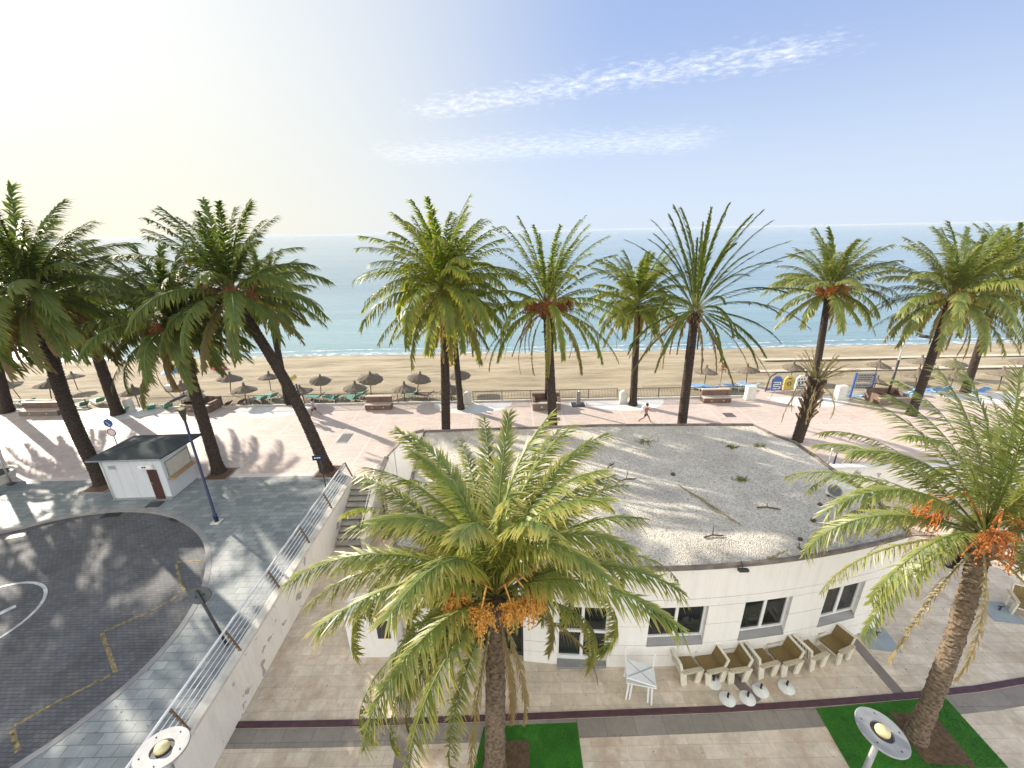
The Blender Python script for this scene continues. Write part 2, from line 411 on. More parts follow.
def dup(o, loc=None, rz=None, label=None, scale=None, parent=None):
    c = o.copy(); COL.objects.link(c)
    if parent: c.parent = parent
    if loc is not None: c.location = loc
    if rz is not None: c.rotation_euler = (0, 0, rz)
    if label: c['label'] = label
    if scale: c.scale = (scale,) * 3
    for ch in list(o.children): dup(ch, parent=c)
    return c
def struct(name, mb, m, smooth=False, kind='structure', bev=0):
    o = mb.build(name, m, smooth=smooth, bev=bev); o['kind'] = kind; return o
rng = random.Random(7)

# ------------------------------------------------------------------ world and sun
SUN_AZ, SUN_EL = rad(-55), rad(23)
sd = Vector((math.sin(SUN_AZ) * math.cos(SUN_EL), math.cos(SUN_AZ) * math.cos(SUN_EL), math.sin(SUN_EL)))
HAZE_H, GLOW = (2.5, 2.9, 3.5), (3.3, 3.2, 2.75)
HAZE, REAR_FILL, CLOUD = (1.38, 1.80, 2.95), (6.5, 6.4, 6.1), (4.6, 4.65, 4.7)
w = bpy.data.worlds.new('World'); sc.world = w; w.use_nodes = True
n = w.node_tree; n.nodes.clear()
wo = N(n, 'ShaderNodeOutputWorld'); bg = N(n, 'ShaderNodeBackground'); bg.inputs['Strength'].default_value = 0.14
sky = N(n, 'ShaderNodeTexSky', sky_type='NISHITA'); sky.sun_disc = False
sky.sun_elevation = SUN_EL; sky.sun_rotation = SUN_AZ; sky.altitude = 0; sky.air_density = 1.0; sky.dust_density = 0.7; sky.ozone_density = 2.5
tc = N(n, 'ShaderNodeTexCoord')
sx = N(n, 'ShaderNodeSeparateXYZ'); L(n, tc.outputs['Generated'], sx.inputs[0])
zz = N(n, 'ShaderNodeMath', operation='MAXIMUM'); L(n, sx.outputs[2], zz.inputs[0]); zz.inputs[1].default_value = 0.0
za = N(n, 'ShaderNodeMath', operation='ADD'); L(n, zz.outputs[0], za.inputs[0]); za.inputs[1].default_value = 0.06
du = N(n, 'ShaderNodeMath', operation='DIVIDE'); L(n, sx.outputs[0], du.inputs[0]); L(n, za.outputs[0], du.inputs[1])
dv = N(n, 'ShaderNodeMath', operation='DIVIDE'); L(n, sx.outputs[1], dv.inputs[0]); L(n, za.outputs[0], dv.inputs[1])
cx = N(n, 'ShaderNodeCombineXYZ'); L(n, du.outputs[0], cx.inputs[0]); L(n, dv.outputs[0], cx.inputs[1])
def cl(px, py):
    d = ray(px, py).normalized(); return Vector((d.x / (d.z + .06), d.y / (d.z + .06)))
def streak(a, b, width, lo, hi, nscale, stretch):
    A, B = cl(*a), cl(*b); d = B - A; ln = d.length; an = math.atan2(d.y, d.x)
    sub = N(n, 'ShaderNodeVectorMath', operation='SUBTRACT'); L(n, cx.outputs[0], sub.inputs[0]); sub.inputs[1].default_value = (A.x, A.y, 0)
    rot = N(n, 'ShaderNodeVectorRotate', rotation_type='Z_AXIS'); L(n, sub.outputs[0], rot.inputs['Vector']); rot.inputs['Angle'].default_value = -an
    s2 = N(n, 'ShaderNodeSeparateXYZ'); L(n, rot.outputs[0], s2.inputs[0])
    def mr(inp, a0, a1, b0, b1):
        k = N(n, 'ShaderNodeMapRange', interpolation_type='SMOOTHSTEP'); L(n, inp, k.inputs[0])
        for i, v_ in enumerate((a0, a1, b0, b1)): k.inputs[i + 1].default_value = v_
        return k.outputs[0]
    def mul(x, y):
        k = N(n, 'ShaderNodeMath', operation='MULTIPLY'); L(n, x, k.inputs[0])
        if hasattr(y, 'is_linked'): L(n, y, k.inputs[1])
        else: k.inputs[1].default_value = y
        return k.outputs[0]
    u1 = mr(s2.outputs[0], -ln * .08, ln * .2, 0, 1); u2 = mr(s2.outputs[0], ln * .82, ln * 1.06, 1, 0)
    ab = N(n, 'ShaderNodeMath', operation='ABSOLUTE'); L(n, s2.outputs[1], ab.inputs[0])
    vv = mr(ab.outputs[0], 0, width, 1, 0)
    mp = N(n, 'ShaderNodeMapping'); mp.inputs['Scale'].default_value = (1, stretch, 1); L(n, rot.outputs[0], mp.inputs['Vector'])
    no = noi(n, mp.outputs[0], nscale, 8, 0.68)
    su = N(n, 'ShaderNodeMath', operation='MULTIPLY_ADD'); L(n, mul(mul(u1, u2), vv), su.inputs[0]); su.inputs[1].default_value = 0.42; L(n, no, su.inputs[2])
    return mr(su.outputs[0], lo, hi, 0, 1), mul(mul(u1, u2), vv)
m1, e1 = streak((372, 122), (935, 34), 0.62, 0.76, 1.30, 12.0, 1.25)
m2, e2 = streak((340, 160), (760, 140), 1.3, 0.70, 1.2, 11.0, 1.3)
mm = N(n, 'ShaderNodeMath', operation='MULTIPLY'); L(n, m1, mm.inputs[0]); L(n, e1, mm.inputs[1])
mm2 = N(n, 'ShaderNodeMath', operation='MULTIPLY'); L(n, m2, mm2.inputs[0]); L(n, e2, mm2.inputs[1])
ma = N(n, 'ShaderNodeMath', operation='MULTIPLY_ADD', use_clamp=True); L(n, mm2.outputs[0], ma.inputs[0]); ma.inputs[1].default_value = 0.5; L(n, mm.outputs[0], ma.inputs[2])
# thin haze: white at the horizon, blue higher up, cream around the sun; an unseen bright rear sky added to lift the shade
def sms(inp, a0, a1, b0, b1):
    k = N(n, 'ShaderNodeMapRange', interpolation_type='SMOOTHSTEP'); L(n, inp, k.inputs[0])
    for i, v_ in enumerate((a0, a1, b0, b1)): k.inputs[i + 1].default_value = v_
    return k.outputs[0]
hcol = mixc(n, sms(zz.outputs[0], 0.0, 0.40, 0, 1), HAZE_H, HAZE)
dt = N(n, 'ShaderNodeVectorMath', operation='DOT_PRODUCT'); L(n, tc.outputs['Generated'], dt.inputs[0]); dt.inputs[1].default_value = tuple(sd)
hcol = mixc(n, sms(dt.outputs['Value'], 0.42, 0.97, 0, .95), hcol, GLOW)
base_ = mixc(n, sms(zz.outputs[0], 0.0, 0.55, 0.97, 0.80), sky.outputs[0], hcol)
rear_ = N(n, 'ShaderNodeMapRange', interpolation_type='SMOOTHSTEP'); L(n, sx.outputs[1], rear_.inputs[0])
for i, v_ in enumerate((0.1, -0.6, 0.0, 1.0)): rear_.inputs[i + 1].default_value = v_
base_ = mixc(n, rear_.outputs[0], base_, REAR_FILL)
skyc = mixc(n, ma.outputs[0], base_, CLOUD)
L(n, skyc, bg.inputs['Color']); L(n, bg.outputs[0], wo.inputs[0])

sl = bpy.data.lights.new('sun', 'SUN'); sl.energy = 4.5; sl.angle = rad(0.6); sl.color = (1.0, 0.90, 0.76)
so = bpy.data.objects.new('sun', sl); COL.objects.link(so)
so.rotation_euler = sd.to_track_quat('Z', 'Y').to_euler()
sc.view_settings.view_transform = 'Standard'; sc.view_settings.look = 'None'
sc.view_settings.exposure = 1.0; sc.view_settings.gamma = 1.0; sc.view_settings.use_curve_mapping = False
sc.render.engine = 'CYCLES'; sc.cycles.max_bounces = 6; sc.cycles.diffuse_bounces = 3; sc.cycles.transparent_max_bounces = 8

ZRF_ = 2.88
# ------------------------------------------------------------------ setting
ZP = -2.0                                   # the lower plaza
struct('ground', MB().sheet([(-900, -300), (900, -300), (900, 54), (-900, 54)], -3.2), M['base'])
struct('sea', MB().sheet([(-14000, 50), (14000, 50), (14000, 14000), (-14000, 14000)], -1.3), M['sea'])
# beach: a grid with raked ridges
xs = list(np.concatenate([[-900, -500, -300, -200], np.arange(-130, 131, 1.0), [200, 300, 500, 900]])); ys = list(np.arange(34.1, 58.01, 0.2))
vs = []; fs = []
for y in ys:
    t = (y - 34.1) / 24
    for x in xs:
        z = -0.3 - 0.35 * min(1, max(0, (y - 36) / 12)) - max(0, (y - 50) * 0.16)
        wv = noise.noise(Vector((x * .04, y * .55, 0)))
        fade = max(0, min(1, (55.0 - y) / 3))
        z += fade * (0.16 * wv + 0.09 * noise.noise(Vector((x * .12, y * 1.5, 5))) + 0.06 * noise.noise(Vector((x * .9, y * 1.7, 9))))
        vs.append((x, y, z))
nx = len(xs)
for j in range(len(ys) - 1):
    for i in range(nx - 1):
        a = j * nx + i; fs.append((a, a + 1, a + nx + 1, a + nx))
struct('beach_sand', MB().add(vs, fs), M['sand'], smooth=True)
def sandz(x, y): return -0.3 - 0.35 * min(1, max(0, (y - 36) / 12)) - max(0, (y - 50) * 0.16)
# surf: two foam sheets on the water with ragged edges, and a low breaking ripple
for nm, y0, wdt, zz_ in (('surf', 54.4, 1.7, -1.285), ('surf', 56.8, 0.9, -1.28)):
    A = []; B = []
    for i in range(161):
        x = -240 + i * 3.0
        A.append((x, y0 + 0.9 * noise.noise(Vector((x * .05, y0, 0))) - wdt / 2 * (.6 + .8 * abs(noise.noise(Vector((x * .2, 1, y0))))), zz_))
        B.append((x, y0 + 0.9 * noise.noise(Vector((x * .05, y0, 0))) + wdt / 2 * (.5 + 1.0 * abs(noise.noise(Vector((x * .15, 7, y0))))), zz_))
    k = len(A)
    struct(nm, MB().add(A + B, [(i, i + 1, k + i + 1, k + i) for i in range(k - 1)]), M['foam'])
A = []
for i in range(241):
    x = -240 + i * 2.0
    hh = max(0.0, 0.24 * (noise.noise(Vector((x * .022, 3, 0))) + .15)); yc = 57.6 + 1.2 * noise.noise(Vector((x * .03, 8, 0)))
    A.append([(x, yc - .55, -1.32), (x, yc - .2, -1.31 + hh), (x, yc + .15, -1.31 + hh * .9), (x, yc + 1.4, -1.32)])
vs = [p for r in A for p in r]
struct('water', MB().add(vs, [(i * 4 + j, (i + 1) * 4 + j, (i + 1) * 4 + j + 1, i * 4 + j + 1) for i in range(240) for j in range(3)]), M['sea'], smooth=True)

YB, YF = 22.4, 34.0                          # promenade: landward and seaward edges
struct('promenade', MB().prism([(-160, YB), (160, YB), (160, YF), (-160, YF)], -3.1, 0), M['prom'])
# pale strips and white inlays of the promenade paving
st = MB()
st.sheet([(-160, YB + .02), (-9.95, YB + .02), (-9.95, YB + .4), (-160, YB + .4)], .004)
st.sheet([(-160, 28.0), (160, 28.0), (160, 28.14), (-160, 28.14)], .004)
for x in np.arange(-56, 60, 2.4):
    if int(round((x + 56) / 2.4)) % 3 == 2: continue
    st.sheet([(x - .06, YB + .42), (x + .06, YB + .42), (x + .06, 27.98), (x - .06, 27.98)], .004)
    st.sheet([(x - .06, 28.16), (x + .06, 28.16), (x + .06, 33.6), (x - .06, 33.6)], .004)
st.sheet([(-160, 33.62), (160, 33.62), (160, 33.78), (-160, 33.78)], .004)
struct('paving_strip', st, M['strip'])
il = MB()
for cxx in (-33.5, -20.4, -3.4, 9.7, 25.5, 40.0):
    il.sheet([(cxx - 3.4, 33.6)] + [(cxx + 3.4 * math.cos(a), 33.6 - 2.3 * math.sin(a)) for a in np.linspace(math.pi - .05, .05, 18)] + [(cxx + 3.4, 33.6)], .008)
struct('paving_inlay', il, M['inlay'])

# road and the blue-grey pavement on the left
road_px = [(0, 533), (60, 516), (120, 509), (165, 512), (195, 527), (207, 548), (205, 580), (192, 608), (170, 640), (132, 680), (62, 735), (10, 768)]
rp = [P(x, y, 0) for x, y in road_px]
d0 = (rp[0] - rp[1]).normalized(); d1 = (rp[-1] - rp[-2]).normalized()
rp = [rp[0] + Vector((-1, .05, 0)) * 60, rp[0] + Vector((-1, .0, 0)) * 4 + d0] + rp + [rp[-1] + d1 * 3, rp[-1] + d1 * 3 + Vector((-.2, -1, 0)) * 12]
# smooth the outline
def chaikin(pts, k=2):
    for _ in range(k):
        q = [pts[0]]
        for a, b in zip(pts[:-1], pts[1:]): q += [a * .75 + b * .25, a * .25 + b * .75]
        pts = q + [pts[-1]]
    return pts
rp = chaikin(rp)
XW = -10.1
struct('road', MB().prism([(-160, -20), (XW - .02, -20), (XW - .02, YB - .02), (-160, YB - .02)], -3.1, -.14), M['road'])
struct('pavement', MB().prism([(XW - .01, YB - .01), (XW - .01, -19)] + [(p.x, p.y) for p in rp[::-1]] + [(-150, rp[0].y), (-150, YB - .01)], -.3, -.004), M['blue_tiles'])
struct('kerb', MB().ribbon(rp, -.02, .20, -.2, .008), M['kerb'])
ZR = -.14
def line(pts, wd, z, name, m):
    return struct(name, MB().ribbon(pts, -wd / 2, wd / 2, z, z + .004), m)
yl = [P(*q, ZR) for q in ((203, 560), (177, 562), (181, 585), (186, 592), (150, 612), (104, 631), (116, 673), (60, 700), (14, 726), (18, 752))]
line([yl[0], yl[1]], .10, ZR, 'road_marking', M['yellow_line'])
line([yl[1] + Vector((0, -.08, 0)), yl[2], yl[3]], .10, ZR, 'road_marking', M['yellow_line'])
line([yl[3] + Vector((-.15, -.12, 0)), yl[4], yl[5]], .11, ZR, 'road_marking', M['yellow_line'])
line([yl[5] + Vector((.02, -.1, 0)), yl[6]], .13, ZR, 'road_marking', M['yellow_line'])
line([yl[6] + Vector((-.15, -.06, 0)), yl[7], yl[8]], .12, ZR, 'road_marking', M['yellow_line'])
line([yl[8] + Vector((.05, -.1, 0)), yl[9]], .13, ZR, 'road_marking', M['yellow_line'])
rc = P(-2, 622, ZR) + Vector((-1.0, 0, 0)); rr = (P(34, 612, ZR) - rc).length
line([rc + Vector((rr * math.cos(a), rr * math.sin(a), 0)) for a in np.linspace(0, 2 * math.pi, 60)], .12, ZR + .004, 'road_marking', M['white_line'])
line([P(-14, 620, ZR), P(16, 606, ZR)], .22, ZR + .004, 'road_marking', M['white_line'])

# lower plaza
struct('plaza', MB().prism([(-9.79, -25), (90, -25), (90, YB - .3), (-9.79, YB - .3)], -3.1, ZP), M['plaza'])
mp_ = chaikin([P(*q, ZP) for q in ((237, 725), (330, 724), (420, 721), (600, 714), (760, 708), (900, 697), (1024, 684))] + [Vector((40, 14, ZP))], 2)
struct('kerb', MB().ribbon(mp_[::-1], -.10, .10, ZP - .1, ZP + .05), M['maroon'], bev=.01)
struct('paving_strip', MB().ribbon(mp_, -.72, -.12, ZP, ZP + .004), M['band'])
for a, b in (((722, 664), (757, 702)), ((846, 632), (900, 694)), ((408, 640), (404, 720))):
    line([P(*a, ZP), P(*b, ZP)], .42, ZP, 'paving_strip', M['brown_band'])
line([P(408, 726, ZP), P(400, 775, ZP)], .55, ZP + .004, 'paving_strip', M['brown_band'])
lw = [P(*q, ZP) for q in ((484, 727), (577, 723), (584, 775), (472, 775))]
struct('lawn', MB().prism([(p.x, p.y) for p in lw], ZP - .05, ZP + .03), M['turf'])
rw = [P(*q, ZP) for q in ((816, 709), (944, 697), (1008, 768), (851, 770))]
struct('lawn', MB().prism([(p.x, p.y) for p in rw], ZP - .05, ZP + .03), M['turf'])

def blades(name, quad, z, cnt, m, lo, hi, wd, flat=False):
    g = np.random.default_rng(cnt); a, b, c, d = [np.array((p[0], p[1])) for p in quad]
    u, v = g.random((cnt, 1)), g.random((cnt, 1)); p = a * (1 - u) * (1 - v) + b * u * (1 - v) + c * u * v + d * (1 - u) * v
    an = g.uniform(0, 6.28, cnt); h = g.uniform(lo, hi, cnt); V = np.zeros((cnt, 3, 3))
    dx, dy = np.cos(an), np.sin(an)
    if flat:
        V[:, 0, :2] = p; V[:, 1, 0] = p[:, 0] + dx * h - dy * wd; V[:, 1, 1] = p[:, 1] + dy * h + dx * wd; V[:, 2, 0] = p[:, 0] + dx * h + dy * wd; V[:, 2, 1] = p[:, 1] + dy * h - dx * wd
        V[:, :, 2] = z + .008; V[:, 1, 2] += .012
    else:
        V[:, 0, 0] = p[:, 0] - dx * wd; V[:, 0, 1] = p[:, 1] - dy * wd; V[:, 1, 0] = p[:, 0] + dx * wd; V[:, 1, 1] = p[:, 1] + dy * wd
        V[:, 2, 0] = p[:, 0] + g.normal(0, .012, cnt); V[:, 2, 1] = p[:, 1] + g.normal(0, .012, cnt); V[:, :2, 2] = z; V[:, 2, 2] = z + h
    mb = MB(); mb.v = [tuple(x) for x in V.reshape(-1, 3)]; mb.f = [(3 * i, 3 * i + 1, 3 * i + 2) for i in range(cnt)]
    me = bpy.data.meshes.new(name); me.from_pydata(mb.v, [], mb.f); me.materials.append(m)
    o = bpy.data.objects.new(name, me); COL.objects.link(o); o['kind'] = 'stuff'; return o
blades('grass', lw, ZP + .03, 9000, M['turf'], .02, .05, .006); blades('grass', rw, ZP + .03, 14000, M['turf'], .02, .05, .006)
blades('leaf_litter', [P(*q, ZP) for q in ((250, 760), (1010, 760), (960, 600), (300, 640))], ZP, 420, M['twig'], .03, .10, .008, True)
blades('leaf_litter', [(-24, 20), (-11, 20), (-10.6, 8), (-16, 8)], 0, 160, M['twig'], .03, .12, .01, True)
blades('leaf_litter', [P(*q, ZRF_) for q in ((420, 440), (740, 432), (880, 540), (560, 555))], ZRF_ - .055, 420, M['twig'], .03, .13, .009, True)

# ------------------------------------------------------------------ walls, stairs and railings
t = thing('retaining_wall', 'long white retaining wall with flaking paint between the blue-grey pavement and the lower plaza', 'wall', (XW, 0, ZP))
MB().box((.15, 10.9, .95), (.30, 22.9, 2.02)).build('wall_body', M['retaining'], t)
MB().box((.145, 10.9, 2.02), (.36, 22.9, .12)).build('coping', M['coping'], t, bev=.015)
# railing on it
RY = [1.6, 4.6, 7.85, 11.1, 14.3, 17.2, 19.6, 22.2]
RY = [P(px, py, .0).y for px, py in ((186, 732), (243, 652), (284, 590), (314, 544), (336, 509), (355, 477))]
RY = [RY[0] - 6.2, RY[0] - 3.1] + RY
t = thing('railing', 'pale metal railing of thin rails on slanted rusty stanchions along the retaining wall', 'railing', (XW, 0, .08))
for y in RY:
    p = MB(); p.bar((.26, y, -.22), (-.12, y, .95), .05, .09, (1, 0, 0)); p.build('stanchion', M['rust'], t)
MB().tube([(-.12, RY[0], .97), (-.12, RY[-1], .97)], .042, 8).build('handrail', M['rail_grey'], t, smooth=True)
for k in range(6):
    u = .15 + k * .14
    MB().tube([(.26 - .38 * u, RY[0], -.22 + 1.17 * u), (.26 - .38 * u, RY[-1], -.22 + 1.17 * u)], .016, 6).build('wire_rail', M['rail_grey'], t)

# stairs from the promenade to the plaza
NS = 12; x0, x1 = -9.78, -8.15
t = thing('staircase', 'grey stone stairs down from the promenade beside the white retaining wall', 'stairs', (0, 0, ZP))
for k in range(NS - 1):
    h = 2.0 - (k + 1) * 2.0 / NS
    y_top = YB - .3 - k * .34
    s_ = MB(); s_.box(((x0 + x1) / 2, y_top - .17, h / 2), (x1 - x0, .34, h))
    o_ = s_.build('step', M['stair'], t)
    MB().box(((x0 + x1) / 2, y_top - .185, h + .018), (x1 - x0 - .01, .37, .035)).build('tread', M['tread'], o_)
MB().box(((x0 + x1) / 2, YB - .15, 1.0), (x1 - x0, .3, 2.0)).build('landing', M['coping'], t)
yb = YB - .3 - (NS - 1) * .34
t = thing('parapet_wall', 'sloping pale grey side wall on the right of the stairs', 'wall', (-8.0, 0, ZP))
pw = [(YB, 2.95), (YB - .6, 2.95), (yb - .5, .95), (yb - .5, 0), (YB, 0)]
vs = [(-.12, y, z) for y, z in pw] + [(.12, y, z) for y, z in pw]; k = len(pw)
MB().add(vs, [tuple(range(k)), tuple(range(2 * k - 1, k - 1, -1))] + [(i, (i + 1) % k, k + (i + 1) % k, k + i) for i in range(k)]).build('wall_body', plain('grey_render', (0.42, 0.43, 0.40), .8, .2, 1.5, .1), t)
MB().bar((0, YB - .6, 2.97), (0, yb - .5, .97), .28, .05).build('coping', M['coping'], t)
MB().tube([(-.3, YB - .2, 3.0), (-.22, YB - .6, 3.05), (-.22, yb - .3, 1.2)], .025, 8).build('handrail', M['metal'], t, smooth=True)
# the swooping wall from the stairs' side wall up to the roof edge
sw_ = [(P(px, py, z), z) for px, py, z in ((381, 472, 1.05), (387, 457, 1.55), (394, 449, 2.05), (400, 442.5, 2.4), (407, 437, 2.68), (415, 433, 2.85), (424, 431, 2.93))]
t = thing('parapet_wall', 'white wall with dark cap curving from the stairs up to the back left corner of the roof', 'wall', (0, 0, 0))
a = MB(); c_ = MB()
for (p0, z0), (p1, z1) in zip(sw_[:-1], sw_[1:]):
    d = (p1 - p0); d.z = 0; nn = Vector((-d.y, d.x, 0)).normalized() * .1
    q_ = [p0 + nn, p1 + nn, p1 - nn, p0 - nn]
    a.add([(q.x, q.y, -2) for q in q_] + [(q_[0].x, q_[0].y, z0), (q_[1].x, q_[1].y, z1), (q_[2].x, q_[2].y, z1), (q_[3].x, q_[3].y, z0)], [(0, 1, 5, 4), (2, 3, 7, 6), (4, 5, 6, 7)])
    c_.bar((p0.x, p0.y, z0 + .03), (p1.x, p1.y, z1 + .03), .28, .07)
a.build('wall_body', M['facade'], t); c_.build('cap', M['fascia_trim'], t)
t = thing('low_wall', 'low white wall at the left front corner of the building, behind the foreground palm', 'wall', (-5.7, 12.5, ZP))
MB().box((0, 0, 1.15), (1.9, .9, 2.3)).build('wall_body', M['facade'], t); MB().box((0, 0, 2.34), (2.0, 1.0, .08)).build('coping', M['coping'], t, bev=.01)
MB().box((.5, -.46, 1.5), (.5, .04, .9)).build('hatch', M['dark_metal'], t)
# promenade's edge wall over the plaza, right of the building and in the light well
t = thing('retaining_wall', 'white retaining wall of the promenade at the head of the dark light well beside the stairs', 'wall', (-6.6, YB - .14, ZP))
MB().box((0, 0, 1.0), (2.5, .28, 2.0)).build('wall_body', M['retaining'], t); MB().box((0, -.01, 2.04), (2.5, .34, .08)).build('coping', M['coping'], t)
t = thing('retaining_wall', 'low white promenade retaining wall right of the gravel-roofed building', 'wall', (52.0, YB - .14, ZP))
MB().box((0, 0, 1.0), (73, .28, 2.0)).build('wall_body', M['retaining'], t); MB().box((0, -.01, 2.06), (73, .4, .12)).build('coping', M['inlay'], t)

# ------------------------------------------------------------------ the building
ZRF = 2.88
def Fy(x): return 11.45 + (x - 5.0) ** 2 * .0145
XL, XR = -4.6, 15.1
bld = thing('restaurant_building', 'white single storey building with curved front and gravel covered roof', 'building', (0, 0, 0))
def arc(x0, x1, z0, z1, d0, d1, mb):       # a block that follows the curved front
    k = max(2, int((x1 - x0) / .45) + 1); q = np.linspace(x0, x1, k); vs = []
    for x in q:
        for d in (d0, d1):
            for z in (z0, z1): vs.append((x, Fy(x) + d, z))
    fs = []
    for i in range(k - 1):
        a = i * 4; b = a + 4
        fs += [(a, b, b + 1, a + 1), (a + 2, a + 3, b + 3, b + 2), (a + 1, b + 1, b + 3, a + 3), (a, a + 2, b + 2, b)]
    fs += [(0, 1, 3, 2), ((k - 1) * 4, (k - 1) * 4 + 2, (k - 1) * 4 + 3, (k - 1) * 4 + 1)]
    mb.add(vs, fs)
openings = [(-3.3, .25, ZP, 1.0), (1.55, 3.45, ZP, 1.0), (4.9, 7.05, -.86, 1.0), (8.45, 10.35, -.86, 1.0), (11.85, 13.6, -.86, 1.0)]
wall = MB(); back = MB()
levels = [ZP, -1.4, -.86, .1, 1.0, 1.38, ZRF - .07]
G = .014
for a, b in zip(levels[:-1], levels[1:]):
    cuts = [(o[0], o[1]) for o in openings if o[2] < b - .01 and o[3] > a + .01]
    x = XL
    for c0, c1 in cuts + [(XR, XR)]:
        if c0 - x > .02:
            arc(x, c0, a + (G if a > ZP else 0), b - G, 0, .34, wall)
            if a > ZP: arc(x + .004, c0 - .004, a - G, a + G, .022, .30, back)
        x = c1
    # reveals need the groove closed over openings too
wall.build('front_wall', M['facade'], bld)
back.build('wall_groove', plain('groove_shadow_gap', (0.42, 0.41, 0.38), .8, .1, 3), bld)
# outline of the roof
rear = [P(425, 431, ZRF), P(600, 425, ZRF), P(752, 424, ZRF)]
right = [P(775, 435, ZRF), P(795, 442, ZRF), P(817, 457, ZRF), P(837, 472, ZRF)]
left = [Vector((-5.3, 21.2, 0))]
fr = [Vector((x, Fy(x) - .03, 0)) for x in np.linspace(XL, XR, 28)]
outl = fr + [Vector((XR + .15, Fy(XR) + .4, 0)), Vector((XR + .55, 15.3, 0))] + right[::-1] + rear[::-1] + left[::-1] + [Vector((XL - .4, 18.0, 0)), Vector((XL - .1, 13.4, 0))]
cen = Vector((4, 17, 0))
def inset(pts, d):
    r = []; k = len(pts)
    for i, p in enumerate(pts):
        a, b = pts[i - 1], pts[(i + 1) % k]; tt = Vector((b.x - a.x, b.y - a.y)).normalized(); nn = Vector((-tt.y, tt.x))
        r.append(Vector((p.x + nn.x * d, p.y + nn.y * d, 0)))
    return r
ins = inset(outl, .30)
# side and rear walls
sw = MB(); io = inset(outl, .06); ii = inset(outl, .32); k = len(io)
for i in range(27, k):
    a, b, c, d = io[i], io[(i + 1) % k], ii[(i + 1) % k], ii[i]
    if i == 27: continue
    sw.add([(p.x, p.y, z) for z in (ZP, ZRF - .09) for p in (a, b, c, d)], [(0, 1, 5, 4), (2, 3, 7, 6), (4, 5, 6, 7), (0, 4, 7, 3), (1, 2, 6, 5)])
sw.build('side_wall', M['facade'], bld)
MB().prism([(p.x, p.y) for p in inset(outl, .1)], ZRF - .22, ZRF - .06).build('roof', M['gravel'], bld)
# roof edge trim
tr = MB(); oo = inset(outl, -.04); it = inset(outl, .07)
vs = [(p.x, p.y, z) for z in (ZRF - .10, ZRF + .045) for r in (oo, it) for p in r]; fs = []
for i in range(k):
    j = (i + 1) % k
    fs += [(2 * k + i, 2 * k + j, 3 * k + j, 3 * k + i), (i, j, 2 * k + j, 2 * k + i), (k + j, k + i, 3 * k + i, 3 * k + j), (j, i, k + i, k + j)]
tr.add(vs, fs).build('roof_edging', M['fascia_trim'], bld)
# interior floor darkness: back wall of the room
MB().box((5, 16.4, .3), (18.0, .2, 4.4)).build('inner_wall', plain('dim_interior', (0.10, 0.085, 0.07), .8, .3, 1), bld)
# windows
def opening_frame(x0, x1, z0, z1, leaves, door=False, mat='white_paint', rec=.2):
    yv = lambda x: Fy(x) + rec
    a = Vector((x0, yv(x0), 0)); b = Vector((x1, yv(x1), 0)); d = (b - a).normalized(); LN = (b - a).length
    def pt(u, z, off=0): q = a + d * u; return (q.x, q.y + off, z)
    f = MB(); w_ = .075
    f.bar(pt(0, z0 + w_ / 2), pt(LN, z0 + w_ / 2), w_, w_); f.bar(pt(0, z1 - w_ / 2), pt(LN, z1 - w_ / 2), w_, w_)
    for i in range(leaves + 1):
        u = w_ / 2 + (LN - w_) * i / leaves
        f.bar(pt(u, z0 + w_), pt(u, z1 - w_), w_ * (1.5 if 0 < i < leaves else 1), w_ * .94, (0, 1, 0))
    wn = f.build('door' if door else 'window', M[mat], bld)
    for i in range(leaves):
        u0 = w_ + (LN - 2 * w_) * i / leaves; u1 = w_ + (LN - 2 * w_) * (i + 1) / leaves
        g = MB(); g.bar(pt((u0 + u1) / 2 - (u1 - u0) / 2, (z0 + z1) / 2, .03), pt(u1, (z0 + z1) / 2, .03), .012, z1 - z0 - .1)
        g.build('pane', M['glass'], wn)
        if door:
            zm = z0 + (z1 - z0) * .52
            for zq, hq in ((zm, .11), (z0 + .12, .16)): MB().bar(pt(u0, zq, -.004), pt(u1, zq, -.004), w_, hq).build('door_rail', M[mat], wn)
    if door and leaves == 2:
        h = MB(); h.tube([pt(LN / 2 - .1, z0 + 1.0, -.1), pt(LN / 2 - .1, z0 + 1.35, -.1)], .014, 8); h.build('handle', M['metal'], wn)
    if not door:
        z0 -= .22; vs = []
        for x, off in ((x0, 0), (x1, 0)):
            for dd, zz_ in ((-.035, z0 + .03), (rec + .02, z0 + .23)):
                vs += [(x + (.006 if x == x0 else -.006), Fy(x) + dd, zz_), (x + (.006 if x == x0 else -.006), Fy(x) + dd, z0 - .03)]
        MB().add(vs, [(0, 4, 6, 2), (0, 1, 5, 4), (2, 6, 7, 3), (0, 2, 3, 1), (4, 5, 7, 6), (1, 3, 7, 5)]).build('sill', M['sill'], wn)
    return wn
for i, o in enumerate(openings):
    if i == 0: opening_frame(*o, 4, True, 'dark_metal', .26)
    elif i == 1: opening_frame(o[0], o[1], ZP + .12, o[3], 2, True)
    else: opening_frame(o[0], o[1], o[2] + .22, o[3], 2)
MB().box((2.5, Fy(2.5) + .12, ZP + .06), (1.88, .5, .12)).build('doorstep', M['sill'], bld, bev=.01)
